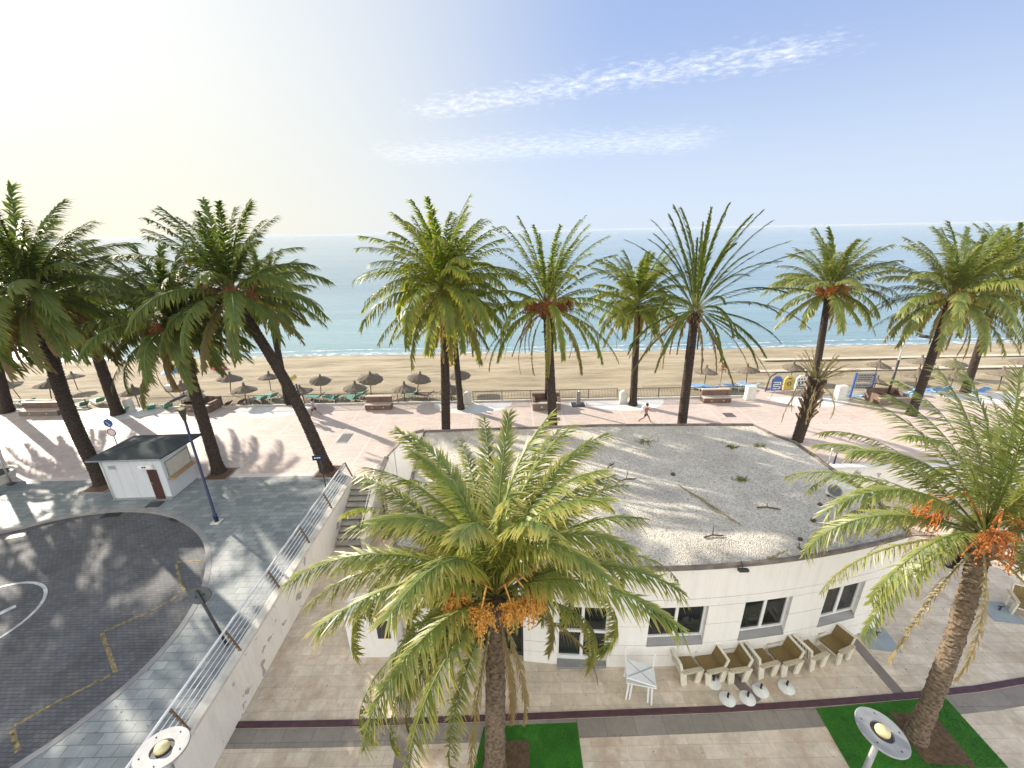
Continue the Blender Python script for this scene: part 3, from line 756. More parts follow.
# things on the building
def on_roof(px, py, z=ZRF - .055): return P(px, py, z)
fl = thing('floodlight', 'small dark floodlight on the roof edge above the middle window', 'lamp', (7.9, Fy(7.9) - .1, ZRF - .05))
MB().box((0, -.12, -.02), (.34, .16, .1), rot=Matrix.Rotation(rad(-25), 3, 'X')).build('lamp_body', M['black'], fl, bev=.01)
MB().tube([(0, .08, .2), (0, .0, .12), (0, -.08, .02)], .018, 6).build('bracket', M['dark_metal'], fl)
MB().box((0, -.16, -.07), (.28, .1, .015), rot=Matrix.Rotation(rad(-25), 3, 'X')).build('glass_front', M['disc'], fl)
p = on_roof(838, 498)
ac = thing('air_conditioner', 'white air conditioning unit with round fan grille on the gravel roof', 'air conditioner', p, rad(-58))
MB().box((0, 0, .38), (.92, .36, .66)).build('casing', M['white_paint'], ac, bev=.02)
MB().lathe([(.27, 0), (.27, .03), (.25, .03), (.25, .012), (0, .012)], 24, (-.12, -.182, .38), Matrix.Rotation(rad(90), 3, 'X')).build('fan_ring', M['disc'], ac)
g = MB()
for r in (.07, .13, .19): g.tube([(-.12 + r * math.cos(a), -.205, .38 + r * math.sin(a)) for a in np.linspace(0, 2 * math.pi, 21)], .006, 4)
g.build('fan_grille', M['dark_metal'], ac)
for s_ in (-1, 1): MB().box((s_ * .3, 0, .025), (.08, .42, .05)).build('foot', M['dark_metal'], ac)

# ------------------------------------------------------------------ palms
class FB:                                     # collects fronds with the colour attribute
    def __init__(s): s.v = []; s.f3 = []; s.f4 = []; s.c = []; s.n = 0
    def add(s, v, f4, f3, c):
        s.v.append(v); s.c.append(c); s.f4.append(f4 + s.n); s.f3.append(f3 + s.n); s.n += len(v)
    def build(s, name, m, parent, loc=None):
        v = np.concatenate(s.v); f4 = np.concatenate(s.f4); f3 = np.concatenate(s.f3); c = np.concatenate(s.c)
        me = bpy.data.meshes.new(name)
        me.vertices.add(len(v)); me.vertices.foreach_set('co', v.astype(np.float32).ravel())
        nl = len(f4) * 4 + len(f3) * 3
        me.loops.add(nl); me.loops.foreach_set('vertex_index', np.concatenate([f4.ravel(), f3.ravel()]).astype(np.int32))
        me.polygons.add(len(f4) + len(f3))
        st_ = np.concatenate([np.arange(len(f4)) * 4, len(f4) * 4 + np.arange(len(f3)) * 3]).astype(np.int32)
        me.polygons.foreach_set('loop_start', st_)
        me.update(calc_edges=True); me.validate()
        ca = me.color_attributes.new('leaf', 'FLOAT_COLOR', 'POINT')
        ca.data.foreach_set('color', c.astype(np.float32).ravel())
        me.materials.append(m)
        o = bpy.data.objects.new(name, me); COL.objects.link(o)
        if parent: o.parent = parent
        if loc: o.location = loc
        return o
nr = np.random.default_rng(11)
def nrm(a): return a / np.maximum(np.linalg.norm(a, axis=-1, keepdims=True), 1e-9)
def frond(fb, base, az, e0, length, droop, nl=60, ll=.5, lw=.035, dry=0.0, vee=.5, ang=(60, 22), wind=(0, 0), petiole=.14, sag=.25, rr=.03, curl=0.0, power=1.35, fold=1.0, tipf=.38):
    K = 16; t = np.linspace(0, 1, K)
    e = e0 - droop * t ** power
    a_ = az + curl * t
    d = np.stack([np.cos(e) * np.cos(a_), np.cos(e) * np.sin(a_), np.sin(e)], 1)
    d[:, 0] += wind[0] * t; d[:, 1] += wind[1] * t
    d = nrm(d)
    p = np.zeros((K, 3)); p[0] = base
    p[1:] = base + np.cumsum((d[:-1] + d[1:]) / 2 * (length / (K - 1)), 0)
    side0 = np.array([-math.sin(az), math.cos(az), 0.0]); side0 = side0 + np.array([0, 0, nr.normal(0, .25)])
    side = nrm(side0 - d * (d @ side0)[:, None]); up_ = np.cross(side, d); up_ = np.where(up_[:, 2:3] < 0, up_, up_)
    # rachis: a flat triangle section
    r = rr * (1 - .85 * t)[:, None]
    R = np.stack([p + side * r, p - side * r, p + up_ * r * .9], 1).reshape(-1, 3)
    f = []
    for i in range(K - 1):
        for k in range(3): f.append((i * 3 + k, i * 3 + (k + 1) % 3, i * 3 + 3 + (k + 1) % 3, i * 3 + 3 + k))
    c = np.zeros((len(R), 4)); c[:, 0] = dry; c[:, 2] = .8 * (1 - dry); c[:, 3] = 1
    fb.add(R, np.array(f), np.zeros((0, 3), int), c)
    # leaflets
    tt = petiole + (1 - petiole) * np.linspace(0, 1, nl) ** .95
    tt = np.concatenate([tt, tt]); sg = np.concatenate([np.ones(nl), -np.ones(nl)])
    tt = np.clip(tt + nr.normal(0, .006, 2 * nl), petiole * .7, .995)
    def ip(a): return np.stack([np.interp(tt, t, a[:, k]) for k in range(3)], 1)
    P0, D, S, U = ip(p), nrm(ip(d)), nrm(ip(side)), nrm(ip(up_))
    u = (tt - petiole) / (1 - petiole)
    prof = np.minimum(1, .45 + 2.2 * u) * (1 - tipf * np.clip((u - .35) / .65, 0, 1) ** 1.8)
    lo = ll * prof * nr.uniform(.72, 1.14, 2 * nl) * np.where(nr.random(2 * nl) < .05, .25, 1)
    an = np.radians(ang[0] + (ang[1] - ang[0]) * u + nr.normal(0, 9, 2 * nl))
    ve = vee * fold + nr.normal(0, .16, 2 * nl)
    out = S * (sg * np.cos(ve))[:, None] + U * np.sin(ve)[:, None]
    Dl = nrm(D * np.cos(an)[:, None] + out * np.sin(an)[:, None])
    Wd = nrm(np.cross(Dl, U + out * .3)) * (lw * nr.uniform(.8, 1.2, 2 * nl))[:, None] * .5
    mid = P0 + Dl * (lo * .5)[:, None]
    g = np.zeros((2 * nl, 3)); g[:, 2] = -1
    tip = P0 + Dl * lo[:, None] + g * (lo * sag * nr.uniform(.4, 1.6, 2 * nl))[:, None]
    tip += np.array([wind[0], wind[1], 0]) * (lo * .5)[:, None]
    V = np.stack([P0 - Wd * .6, P0 + Wd * .6, mid + Wd, mid - Wd, tip], 1).reshape(-1, 3)
    b = np.arange(2 * nl) * 5
    f4 = np.stack([b, b + 1, b + 2, b + 3], 1); f3 = np.stack([b + 3, b + 2, b + 4], 1)
    c = np.zeros((2 * nl, 5, 4)); dr = np.clip(dry + nr.normal(0, .09, 2 * nl), 0, 1)
    c[:, :, 0] = dr[:, None]; c[:, 2:4, 1] = .45; c[:, 4, 1] = 1.0; c[:, :, 3] = 1
    fb.add(V, f4, f3, c.reshape(-1, 4))
def fruit(name, m, parent, base, az, length=1.0, n_=26, e0=.35, bead=.028):
    mb = MB(); B = Vector(base); d = Vector((math.cos(az), math.sin(az), 0))
    end = B + d * length * .75 + Vector((0, 0, length * .25))
    mb.tube([B, B + d * length * .4 + Vector((0, 0, length * e0)), end], [.03, .025, .02], 5)
    for i in range(n_):
        a = rng.uniform(0, 6.28); q = rng.uniform(.08, .34) * length
        tip = end + Vector((math.cos(a) * q, math.sin(a) * q, -rng.uniform(.15, .75) * length))
        md = (end + tip) / 2 + Vector((math.cos(a) * q * .3, math.sin(a) * q * .3, .1 * length))
        mb.tube([end, md, tip], .007, 3, False)
        for k in range(9):
            u = .35 + .65 * k / 8
            c = (end * (1 - u) ** 2 + md * 2 * u * (1 - u) + tip * u ** 2) + Vector((rng.gauss(0, .03), rng.gauss(0, .03), rng.gauss(0, .03))) * length
            s_ = bead * rng.uniform(.7, 1.3)
            mb.add([c + Vector(v) * s_ for v in ((1, 0, 0), (-1, 0, 0), (0, 1, 0), (0, -1, 0), (0, 0, 1.4), (0, 0, -1.4))],
                   [(0, 2, 4), (2, 1, 4), (1, 3, 4), (3, 0, 4), (2, 0, 5), (1, 2, 5), (3, 1, 5), (0, 3, 5)])
    return mb.build(name, m, parent)
def trunk_mesh(top, r0, r1, bend=(0, 0), ringh=.16, near=False, flare=1.25):
    top = Vector(top); H_ = top.z; k = int(H_ / (ringh / 2)); nseg = 18 if near else 10
    pts = []; rs = []
    for i in range(k + 1):
        u = i / k
        x = top.x * u + bend[0] * math.sin(math.pi * u); y = top.y * u + bend[1] * math.sin(math.pi * u)
        pts.append((x, y, H_ * u - (0.25 if i == 0 else 0)))
        r = r0 + (r1 - r0) * u
        if u < .08: r *= 1 + (flare - 1) * (1 - u / .08)
        r *= 1 + (.07 if near else .05) * (1 if i % 2 else -1) + rng.gauss(0, .02)
        if u > .93: r *= 1 + .35 * math.sin((u - .93) / .07 * math.pi * .8)
        rs.append(r)
    mb = MB(); mb.tube(pts, rs, nseg)
    if near:      # roughen the ring outline
        mb.v = [tuple(Vector(v) + Vector((rng.gauss(0, .012), rng.gauss(0, .012), rng.gauss(0, .018)))) for v in mb.v]
    return mb
def palm(name, label, base, top, Lf=4.6, nf=54, seed=1, mat='leaf', bark='bark', r=(.30, .24), bend=(0, 0), nl=46, ll=.52, lw=.05, wind=(0, 0), droop=1.0, up=82, low=-30, dryn=8, fruits=0, fmat='fruit', parts=False, vee=.5, ang=(56, 30), spin=0.0, sag=.25, near=False, gap=None, power=1.35):
    global nr
    nr = np.random.default_rng(seed)
    base = Vector(base); top = Vector(top) - base
    t = thing(name, label, 'palm tree', base, 0, 'date palms')
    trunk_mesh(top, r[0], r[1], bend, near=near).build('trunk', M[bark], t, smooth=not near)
    # cut leaf bases round the head of the trunk
    lb = MB()
    for i in range(34):
        a = i * 2.399; z = top.z - .75 + .8 * i / 34
        q = r[1] * 1.05
        b0 = Vector((top.x + q * math.cos(a), top.y + q * math.sin(a), z))
        o_ = Vector((math.cos(a), math.sin(a), 1.1)).normalized() * rng.uniform(.16, .34)
        lb.bar(b0 - o_ * .2, b0 + o_, .09, .035, (-math.sin(a), math.cos(a), .01))
    lb.build('leaf_bases', M['boot'], t)
    fb = FB(); fd = FB()
    hub = np.array([top.x, top.y, top.z])
    for i in range(nf):
        u = (i + .5) / nf                     # 0 young .. 1 old
        az = i * 2.39996 + spin + nr.normal(0, .12)
        e0 = rad(up + (low - up) * u ** 1.3) + nr.normal(0, .07)
        ln = Lf * (1.0 + .06 * min(1, u * 2.2)) * nr.uniform(.88, 1.08)
        dp = droop * (.50 + .75 * min(1, u * 1.5)) * nr.uniform(.8, 1.2)
        if e0 < -.2: dp *= .6
        bs = hub + np.array([math.cos(az), math.sin(az), 0]) * r[1] * (.25 + .7 * u) + np.array([0, 0, .35 * (1 - u)])
        dry = max(0, (u - .84) / .16) * nr.uniform(.15, .7)
        if gap and any(u > g_[2] and abs((az - g_[0] + math.pi) % (2 * math.pi) - math.pi) < g_[1] for g_ in gap): continue
        F_ = FB() if parts else fb
        q_ = 1.0 if u < .7 else 1.0 - .45 * (u - .7) / .3      # the oldest fronds are thinner
        frond(F_, bs, az, e0, ln * (1 if u < .7 else .92), dp, nl, ll * q_, lw, dry, vee, ang, wind, sag=sag, rr=.035, curl=nr.normal(0, .16), power=power)
        if parts: F_.build('frond', M[mat], t)
    for i in range(dryn):
        az = nr.uniform(0, 6.28); F_ = FB() if parts else fd
        frond(F_, hub + np.array([math.cos(az), math.sin(az), 0]) * r[1] * .9 + np.array([0, 0, -.3]), az, rad(nr.uniform(-30, 5)), Lf * nr.uniform(.55, .9), nr.uniform(1.1, 1.6), nl // 2, ll * .42, lw * .7, nr.uniform(.75, 1.0), .1, (30, 12), wind, sag=.6, power=.8)
        if parts: F_.build('dry_frond', M[mat], t)
    if not parts:
        fb.build('crown', M[mat], t)
        if dryn: fd.build('dry_frond_skirt', M[mat], t)
    for i in range(fruits):
        a = -1.57 + (i - (fruits - 1) / 2) * ((4.2 if near else 3.0) / max(1, fruits - 1) if fruits > 1 else 0) + rng.gauss(0, .15)
        fruit('fruit_cluster', M[fmat], t, (top.x + r[1] * .8 * math.cos(a), top.y + r[1] * .8 * math.sin(a), top.z + (.55 if near else .25)), a, rng.uniform(.95, 1.5) if near else rng.uniform(1.0, 1.4), 48 if near else 38, .5, .025 if near else .045)
    return t

def row(name, label, bpx, tpx, **k):
    k['Lf'] = k.get('Lf', 4.6) * 1.02; k['nf'] = int(k.get('nf', 54) * 1.08); k.setdefault('ll', .80); k.setdefault('lw', .095); k.setdefault('nl', 72)         # base and crown of a palm read off the photo at the base's distance
    b = P(*bpx, 0) if 'Y' not in k else None
    if b is None:
        Y = k.pop('Y'); q = at(*bpx, Y); b = Vector((q.x, Y, 0))
        tp = at(*tpx, Y)
        # continue the visible lean down to the ground
        if q.z > .3: b.x = q.x - (tp.x - q.x) * q.z / max(1, tp.z - q.z)
    else: tp = at(*tpx, b.y)
    return palm(name, label, b, tp, **k)
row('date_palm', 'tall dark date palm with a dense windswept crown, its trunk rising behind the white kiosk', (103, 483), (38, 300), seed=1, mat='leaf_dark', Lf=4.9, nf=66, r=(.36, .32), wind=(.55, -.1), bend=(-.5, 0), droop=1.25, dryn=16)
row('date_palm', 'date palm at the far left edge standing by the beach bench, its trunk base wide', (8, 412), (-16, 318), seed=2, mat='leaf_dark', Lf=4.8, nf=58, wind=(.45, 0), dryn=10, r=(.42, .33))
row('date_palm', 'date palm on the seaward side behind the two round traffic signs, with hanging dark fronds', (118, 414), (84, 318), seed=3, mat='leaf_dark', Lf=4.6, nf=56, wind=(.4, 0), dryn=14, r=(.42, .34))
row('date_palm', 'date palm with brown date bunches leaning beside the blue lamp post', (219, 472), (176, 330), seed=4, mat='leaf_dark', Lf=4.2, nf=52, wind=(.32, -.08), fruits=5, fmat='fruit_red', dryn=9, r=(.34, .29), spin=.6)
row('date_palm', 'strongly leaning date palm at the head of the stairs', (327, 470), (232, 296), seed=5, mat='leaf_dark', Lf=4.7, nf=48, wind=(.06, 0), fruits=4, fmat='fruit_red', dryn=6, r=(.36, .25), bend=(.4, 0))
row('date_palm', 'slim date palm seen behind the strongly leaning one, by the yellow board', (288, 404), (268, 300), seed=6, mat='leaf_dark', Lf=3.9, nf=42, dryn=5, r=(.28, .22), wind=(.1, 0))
row('date_palm', 'straight date palm with a full bushy yellow-green crown behind the left of the roof', (446, 428), (444, 292), Y=26, seed=7, Lf=5.0, nf=74, dryn=9, r=(.31, .27), droop=1.15)
row('date_palm', 'thin date palm half hidden behind the straight bushy one, by a white bollard', (461, 409), (452, 312), seed=8, Lf=4.2, nf=46, dryn=8, r=(.27, .22))
row('date_palm', 'date palm with hanging brown date bunches and long arching lower fronds, mid picture', (553, 425), (547, 308), Y=26, seed=9, Lf=5.3, nf=50, fruits=6, fmat='fruit_red', dryn=12, r=(.32, .27), ll=.46, droop=1.1)
row('date_palm', 'smaller seaward date palm beside a white bollard, between two taller palms', (633, 405), (638, 306), seed=10, Lf=4.2, nf=44, dryn=7, r=(.30, .24))
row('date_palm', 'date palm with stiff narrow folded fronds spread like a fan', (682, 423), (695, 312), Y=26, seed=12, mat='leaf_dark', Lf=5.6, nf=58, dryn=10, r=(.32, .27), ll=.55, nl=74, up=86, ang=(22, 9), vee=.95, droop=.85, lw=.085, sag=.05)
row('date_palm', 'date palm right of the fan-like one, behind the dying stump', (812, 398), (829, 292), seed=13, Lf=4.4, nf=48, fruits=4, dryn=7, r=(.28, .24), mat='leaf_pale', spin=1.0)
row('date_palm', 'leaning date palm with orange date bunches beside the white-topped lamp post', (911, 415), (952, 300), seed=14, Lf=4.9, nf=58, fruits=4, fmat='fruit_gold', dryn=8, r=(.30, .27), mat='leaf_pale')
row('date_palm', 'leaning date palm at the right edge, rising behind the right foreground crown', (965, 392), (1001, 280), seed=15, Lf=4.4, nf=48, dryn=8, r=(.30, .25), mat='leaf')
# three more of the left group, their crowns reaching in from beyond the left edge and shading the road
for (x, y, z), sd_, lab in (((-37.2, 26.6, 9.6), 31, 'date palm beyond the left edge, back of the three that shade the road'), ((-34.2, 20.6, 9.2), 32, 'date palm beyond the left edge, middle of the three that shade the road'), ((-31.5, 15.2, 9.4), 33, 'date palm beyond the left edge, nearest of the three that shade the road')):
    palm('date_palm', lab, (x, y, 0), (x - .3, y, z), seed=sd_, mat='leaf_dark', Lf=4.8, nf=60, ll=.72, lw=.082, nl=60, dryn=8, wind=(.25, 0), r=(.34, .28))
# the dying palm: a thick short trunk with broken leaf stalks
b = P(797, 441, 0); tp = at(818, 378, b.y) - b
t = thing('date_palm', 'dying short palm with only broken stalks left, at the corner of the gravel roof', 'palm tree', b, 0, 'date palms')
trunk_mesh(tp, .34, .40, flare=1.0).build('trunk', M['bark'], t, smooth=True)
nr = np.random.default_rng(77)
lb = MB(); fd = FB(); hg = FB()
for i in range(46):
    a = i * 2.4; z = tp.z * (.35 + .65 * i / 46); q = .36
    b0 = Vector((tp.x * z / tp.z + q * math.cos(a), tp.y * z / tp.z + q * math.sin(a), z))
    o_ = Vector((math.cos(a), math.sin(a), 1.6)).normalized() * rng.uniform(.2, .6)
    lb.bar(b0 - o_ * .3, b0 + o_, .11, .05, (-math.sin(a), math.cos(a), .01))
lb.build('leaf_bases', M['boot'], t)
hub = np.array(tp)
for i in range(22):
    a = i * 2.4
    frond(fd, hub + np.array([math.cos(a) * .2, math.sin(a) * .2, -.1]), a, rad(nr.uniform(25, 82)), nr.uniform(1.0, 2.3), nr.uniform(.1, .5), 9, .42, .05, nr.uniform(.7, 1), .3, (30, 14), petiole=.45, rr=.07)
fd.build('broken_stalks', M['leaf_pale'], t)
for i in range(7):
    a = rng.uniform(0, 6.28)
    frond(hg, hub + np.array([math.cos(a) * .35, math.sin(a) * .35, -.5]), a, rad(nr.uniform(0, 30)), nr.uniform(2.2, 3.6), nr.uniform(1.8, 2.2), 16, .35, .05, .95, .1, (20, 8), rr=.04, power=.7)
hg.build('dry_frond_skirt', M['leaf_pale'], t)

# the two foreground palms: every frond a part
b = P(495, 772, ZP); q = at(496, 600, b.y)
palm('date_palm', 'big green date palm in the foreground before the building, heavy with orange dates', b, q, seed=21, Lf=4.75, nf=100, mat='leaf_near', bark='bark_near', r=(.30, .24), nl=108, ll=.68, lw=.046, dryn=8, fruits=10, fmat='fruit_gold', parts=True, gap=((-1.35, .62, .27), (-.45, .42, .50)), power=1.6, low=-38, droop=1.75, sag=.10, vee=.62, ang=(62, 34), near=True, up=84, spin=.4)
b = P(915, 738, ZP); q = at(984, 538, b.y)
palm('date_palm', 'foreground date palm with a ringed trunk growing from the lawn at the right edge', b, q, seed=23, Lf=4.6, nf=58, mat='leaf_pale', bark='bark_near', r=(.25, .20), nl=90, ll=.62, lw=.040, dryn=10, fruits=4, fmat='fruit', parts=True, gap=((-1.8, .85, .28),), power=1.6, low=-26, droop=1.35, sag=.10, vee=.6, ang=(62, 34), near=True, spin=1.2, bend=(.15, 0))
# planting squares
def soil(name, label, px, z, sz, rz=0):
    p_ = P(*px, z); o = MB().prism([(x * sz / 2, y * sz / 2) for x, y in ((-1, -1), (1, -1), (1, 1), (-1, 1))], -.03, .012).build(name, M['soil'], loc=p_); o.rotation_euler.z = rz; o['kind'] = 'structure'
soil('soil', '', (930, 738), ZP + .035, 1.5, rad(-4)); soil('soil', '', (506, 768), ZP + .035, 1.5)
for px, py in ((103, 486), (221, 474), (329, 472)): soil('soil', '', (px, py), .006, 1.3)
for px in ((103, 486), (221, 474), (329, 472)):
    p_ = P(*px, 0)
    st = MB().ribbon([(p_.x + .72 * a, p_.y + .72 * b_) for a, b_ in ((-1, -1), (1, -1), (1, 1), (-1, 1), (-1, -1))], -.07, .07, -.05, .03)
    struct('kerb', st, M['kerb'])

# ------------------------------------------------------------------ kiosk, signs, lamps on the left
kz = 0
k0 = P(115, 500, 0); k1 = P(173, 498, 0); kdir = (k1 - k0); kang = math.atan2(kdir.y, kdir.x); KW = kdir.length; KD = 2.1; KH = 2.55
ko = thing('kiosk', 'small white kiosk with dark grey roof and brown door on the blue-grey pavement', 'kiosk', k0, kang)
wl = MB().box((KW / 2, KD / 2, KH / 2), (KW, KD, KH)).build('wall', M['kiosk_paint'], ko, bev=.012)
jm = MB()
for i in range(1, 4): jm.box((KW * i / 4 - .12, -.004, KH / 2), (.02, .016, KH - .1))
jm.build('panel_joint', M['concrete'], wl)
MB().box((KW / 2, -.012, .06), (KW + .03, .03, .12)).build('plinth', M['disc'], ko)
rf = MB()
o4 = [(-.6, -.12, KH + .02), (KW + .14, -.12, KH + .02), (KW + .5, KD + .75, KH + .02), (-.35, KD + .75, KH + .02)]
vs = o4 + [(x, y, z + .09) for x, y, z in o4] + [(KW * .35, KD * .55, KH + .42), (KW * .65, KD * .55, KH + .42)]
rf.add(vs, [(0, 3, 2, 1), (0, 1, 5, 4), (1, 2, 6, 5), (2, 3, 7, 6), (3, 0, 4, 7), (4, 5, 9, 8), (5, 6, 9), (6, 7, 8, 9), (7, 4, 8)]).build('roof', M['slate'], ko)
MB().box((KW - .62, -.03, .95), (.5, .05, 1.88)).build('door', M['door_brown'], ko)
sg = MB().box((KW - .82, -.09, 2.12), (.72, .14, .22)).build('sign_box', M['white_paint'], ko, bev=.01)
tx = MB()
for dx in (-.1, .02): tx.box((KW - .82 + dx, -.164, 2.13), (.09, .01, .09))
tx.build('sign_mark', M['black'], sg)
MB().box((KW + .015, KD * .52, 1.72), (.04, KD * .84, .95)).build('shutter', M['hatch'], ko)
MB().box((KW + .17, KD * .52, 1.2), (.36, KD * .95, .06)).build('counter', M['wood'], ko, bev=.008)
f = MB()
for zq in (1.24, 2.2): f.box((KW + .03, KD * .52, zq), (.05, KD * .88, .05))
for yq in (.1, .94): f.box((KW + .03, KD * (.52 + (yq - .52)), 1.72), (.05, .05, .96))
f.build('shutter_frame', M['disc'], ko)
MB().tube([(-.58, -.15, KH + .04), (KW + .14, -.15, KH + .04)], .045, 8).build('gutter', M['disc'], ko, smooth=True)
MB().tube([(.05, -.06, KH + .02), (.05, -.06, .05)], .03, 8).build('downpipe', M['concrete'], ko, smooth=True)
v_ = MB()
for k in range(4): v_.box((.55, -.012, 2.02 + k * .06), (.4, .03, .03))
v_.build('vent', M['disc'], ko)
MB().tube([(KW - .8, -.07, 1.0), (KW - .8, -.07, 1.12)], .018, 6).build('handle', M['metal'], ko)
MB().box((KW - .6, -.55, .012), (.75, .5, .02)).build('door_mat', M['dark_metal'], ko)

def lamp_up(name, label, base, Hh, m_pole, m_top, offx=0, disc_r=.48, r=.07, tilt=-20):
    t = thing(name, label, 'street lamp', base)
    MB().box((0, 0, .03), (.45, .45, .06)).build('base_plate', M['coping'], t, bev=.01)
    MB().tube([(0, 0, .05), (0, 0, .5), (0, 0, .52), (0, 0, Hh)], [r * 1.5, r * 1.4, r, r * .75], 12).build('pole', m_pole, t, smooth=True)
    MB().lathe([(r, Hh - .05), (r * 2.2, Hh + .45), (r * 2.5, Hh + .5), (0, Hh + .5)], 14).build('uplight', M['dark_metal'], t, smooth=False)
    MB().lathe([(r * 1.9, Hh + .5), (r * 2.0, Hh + .62), (0, Hh + .68)], 14).build('bulb', M['bulb'], t, smooth=True)
    d = MB(); R_ = Matrix.Rotation(rad(tilt), 3, 'Y')
    d.lathe([(0, 0), (disc_r, .02), (disc_r, .06), (disc_r * .3, .12), (0, .13)], 28, (offx, 0, Hh + .95), R_)
    d.build('disc', m_top, t)
    a = MB(); a.tube([(0, 0, Hh + .1), (offx + r * 2.6, 0, Hh + .6), (offx + .25, 0, Hh + .95)], .02, 6); a.build('disc_arm', M['dark_metal'], t)
    return t
lamp_up('street_lamp', 'dark blue street lamp with upward cone and saucer on the pavement right of the kiosk', P(217, 522, 0), 5.9, M['blue_paint'], M['dark_metal'], -.12)
b = P(206, 440, 0); lamp_up('street_lamp', 'dark street lamp whose disc shows left of the trunk beside the blue lamp post', Vector((P(214, 452, 0).x, P(214, 452, 0).y, 0)), 8.7, M['dark_metal'], M['dark_metal'], -.55)
# right promenade lamp: white above, dark below, in a brick planter
b = P(886, 401, 0)
t = thing('street_lamp', 'tall lamp post dark below and white above, standing in the right brick planter', 'street lamp', b)
MB().tube([(0, 0, 0), (0, 0, 3.6)], [.10, .09], 12).build('lower_pole', M['dark_metal'], t, smooth=True)
MB().tube([(0, 0, 3.6), (0, 0, 7.2)], [.085, .06], 12).build('upper_pole', M['white_paint'], t, smooth=True)
MB().tube([(0, 0, 6.1), (.7, 0, 5.95), (1.5, 0, 5.6)], .035, 8).build('arm', M['white_paint'], t, smooth=True)
MB().lathe([(0, .14), (.22, .1), (.46, .0), (.44, -.05), (0, -.04)], 24, (1.6, 0, 5.5)).build('disc', M['dark_metal'], t)
# middle dark post in the planter behind the bunch-hung palm
b = P(546, 405, 0)
t = thing('street_lamp', 'thin dark lamp post in the brick planter behind the date-hung palm', 'street lamp', b)
MB().tube([(0, 0, 0), (0, 0, 6.3)], [.11, .07], 10).build('pole', M['dark_metal'], t, smooth=True)
MB().lathe([(0, .14), (.3, .08), (.46, .0), (0, -.04)], 20, (0, 0, 6.35)).build('disc', M['dark_metal'], t)

# two foreground lamps seen from above
def disc_lamp(label, dpx, z, tiltdir, tilt):
    p = P(*dpx, z); t = thing('street_lamp', label, 'street lamp', (p.x, p.y, ZP))
    h = z - ZP
    R_ = Matrix.Rotation(rad(tilt), 3, Vector((math.cos(tiltdir), math.sin(tiltdir), 0)))
    MB().tube([(0, 0, 0), (0, 0, .6), (0, 0, .62), (0, 0, h - .35)], [.11, .11, .075, .055], 14).build('pole', M['disc'], t, smooth=True)
    d = MB().lathe([(0, -.06), (.25, -.07), (.455, -.03), (.47, 0), (.455, .02), (.21, .012), (.20, -.03), (0, -.03)], 40, (0, 0, h), R_).build('disc', M['disc'], t)
    MB().lathe([(.192, -.028), (.192, -.018), (0, -.018)], 28, (0, 0, h), R_).build('socket', M['dark_metal'], d)
    gl = MB(); gl.lathe([(0.125, -.018), (.135, .03), (.12, .08), (.08, .115), (0, .13)], 20, (0, 0, h), R_); gl.build('globe', M['bulb'], t, smooth=True)
    a = MB()
    for k in range(3):
        q = 2.1 * k; a.tube([(0, 0, h - .4), R_ @ Vector((.3 * math.cos(q), .3 * math.sin(q), -.06)) + Vector((0, 0, h))], .018, 6)
    a.build('bracket', M['metal'], t)
    for k in range(5):
        bo = MB(); q = k * 1.257; bo.lathe([(.014, 0), (.014, .012), (0, .014)], 8, R_ @ Vector((.36 * math.cos(q), .36 * math.sin(q), .018)) + Vector((0, 0, h)), R_)
        bo.build('bolt', M['dark_metal'], d)
    return t
disc_lamp('grey disc lamp with yellowed globe at the bottom left, in front of the retaining wall', (162, 749), 4.2, rad(160), 10)
disc_lamp('grey disc lamp with yellowed globe over the right lawn', (882, 732), 4.2, rad(70), 9)

def sign_post(label, px, z0, Hh, discs, tiltz=0, back=False):
    t = thing('traffic_sign', label, 'traffic sign', P(*px, z0), tiltz)
    MB().tube([(0, 0, 0), (0, 0, Hh)], .035, 8).build('pole', M['metal'], t, smooth=True)
    R_ = Matrix.Rotation(rad(90), 3, 'X')
    for zc, m, rim in discs:
        o = MB().lathe([(.30, 0), (.30, .02), (0, .02)], 28, (0, -.04, zc), R_).build('sign_plate', m, t)
        if rim is not None: MB().lathe([(.30, .021), (.30, .03), (.235, .03), (.235, .021)], 28, (0, -.04, zc), R_, ring=True).build('rim', rim, o)
        elif m is M['bright_blue']:
            a = MB(); a.bar((-.12, -.068, zc + .12), (.10, -.068, zc - .12), .02, .06, (0, 1, 0)); a.bar((-.02, -.068, zc - .13), (.12, -.068, zc - .13), .02, .06, (0, 0, 1)); a.build('arrow', M['white_paint'], o)
    return t
sign_post('round blue arrow sign above a round red-rimmed white sign, behind the kiosk', (120, 452), 0, 2.55, [(2.25, M['bright_blue'], None), (1.55, M['white_paint'], M['red'])])
# the sign by the railing, seen from behind
b = P(227, 645, -.01)
t = thing('traffic_sign', 'round traffic sign seen from behind on a grey pole by the railing', 'traffic sign', b, 0)
t.rotation_euler = (Matrix.Rotation(rad(-9), 3, 'Y') @ Matrix.Rotation(rad(200), 3, 'Z')).to_euler()
MB().tube([(0, 0, 0), (0, 0, 2.6)], .05, 10).build('pole', M['dark_metal'], t, smooth=True)
o = MB().lathe([(.33, 0), (.33, .025), (0, .025)], 28, (0, -.045, 2.35), Matrix.Rotation(rad(90), 3, 'X')).build('sign_plate', plain('sign_back', (0.10, 0.12, 0.13), .5, .2, 4), t)
MB().lathe([(.35, -.002), (.35, .028), (.33, .028), (.33, -.002)], 28, (0, -.045, 2.35), Matrix.Rotation(rad(90), 3, 'X'), ring=True).build('rim', M['rust'], o)
MB().box((0, -.02, 2.35), (.3, .02, .06)).build('clamp', M['dark_metal'], t)
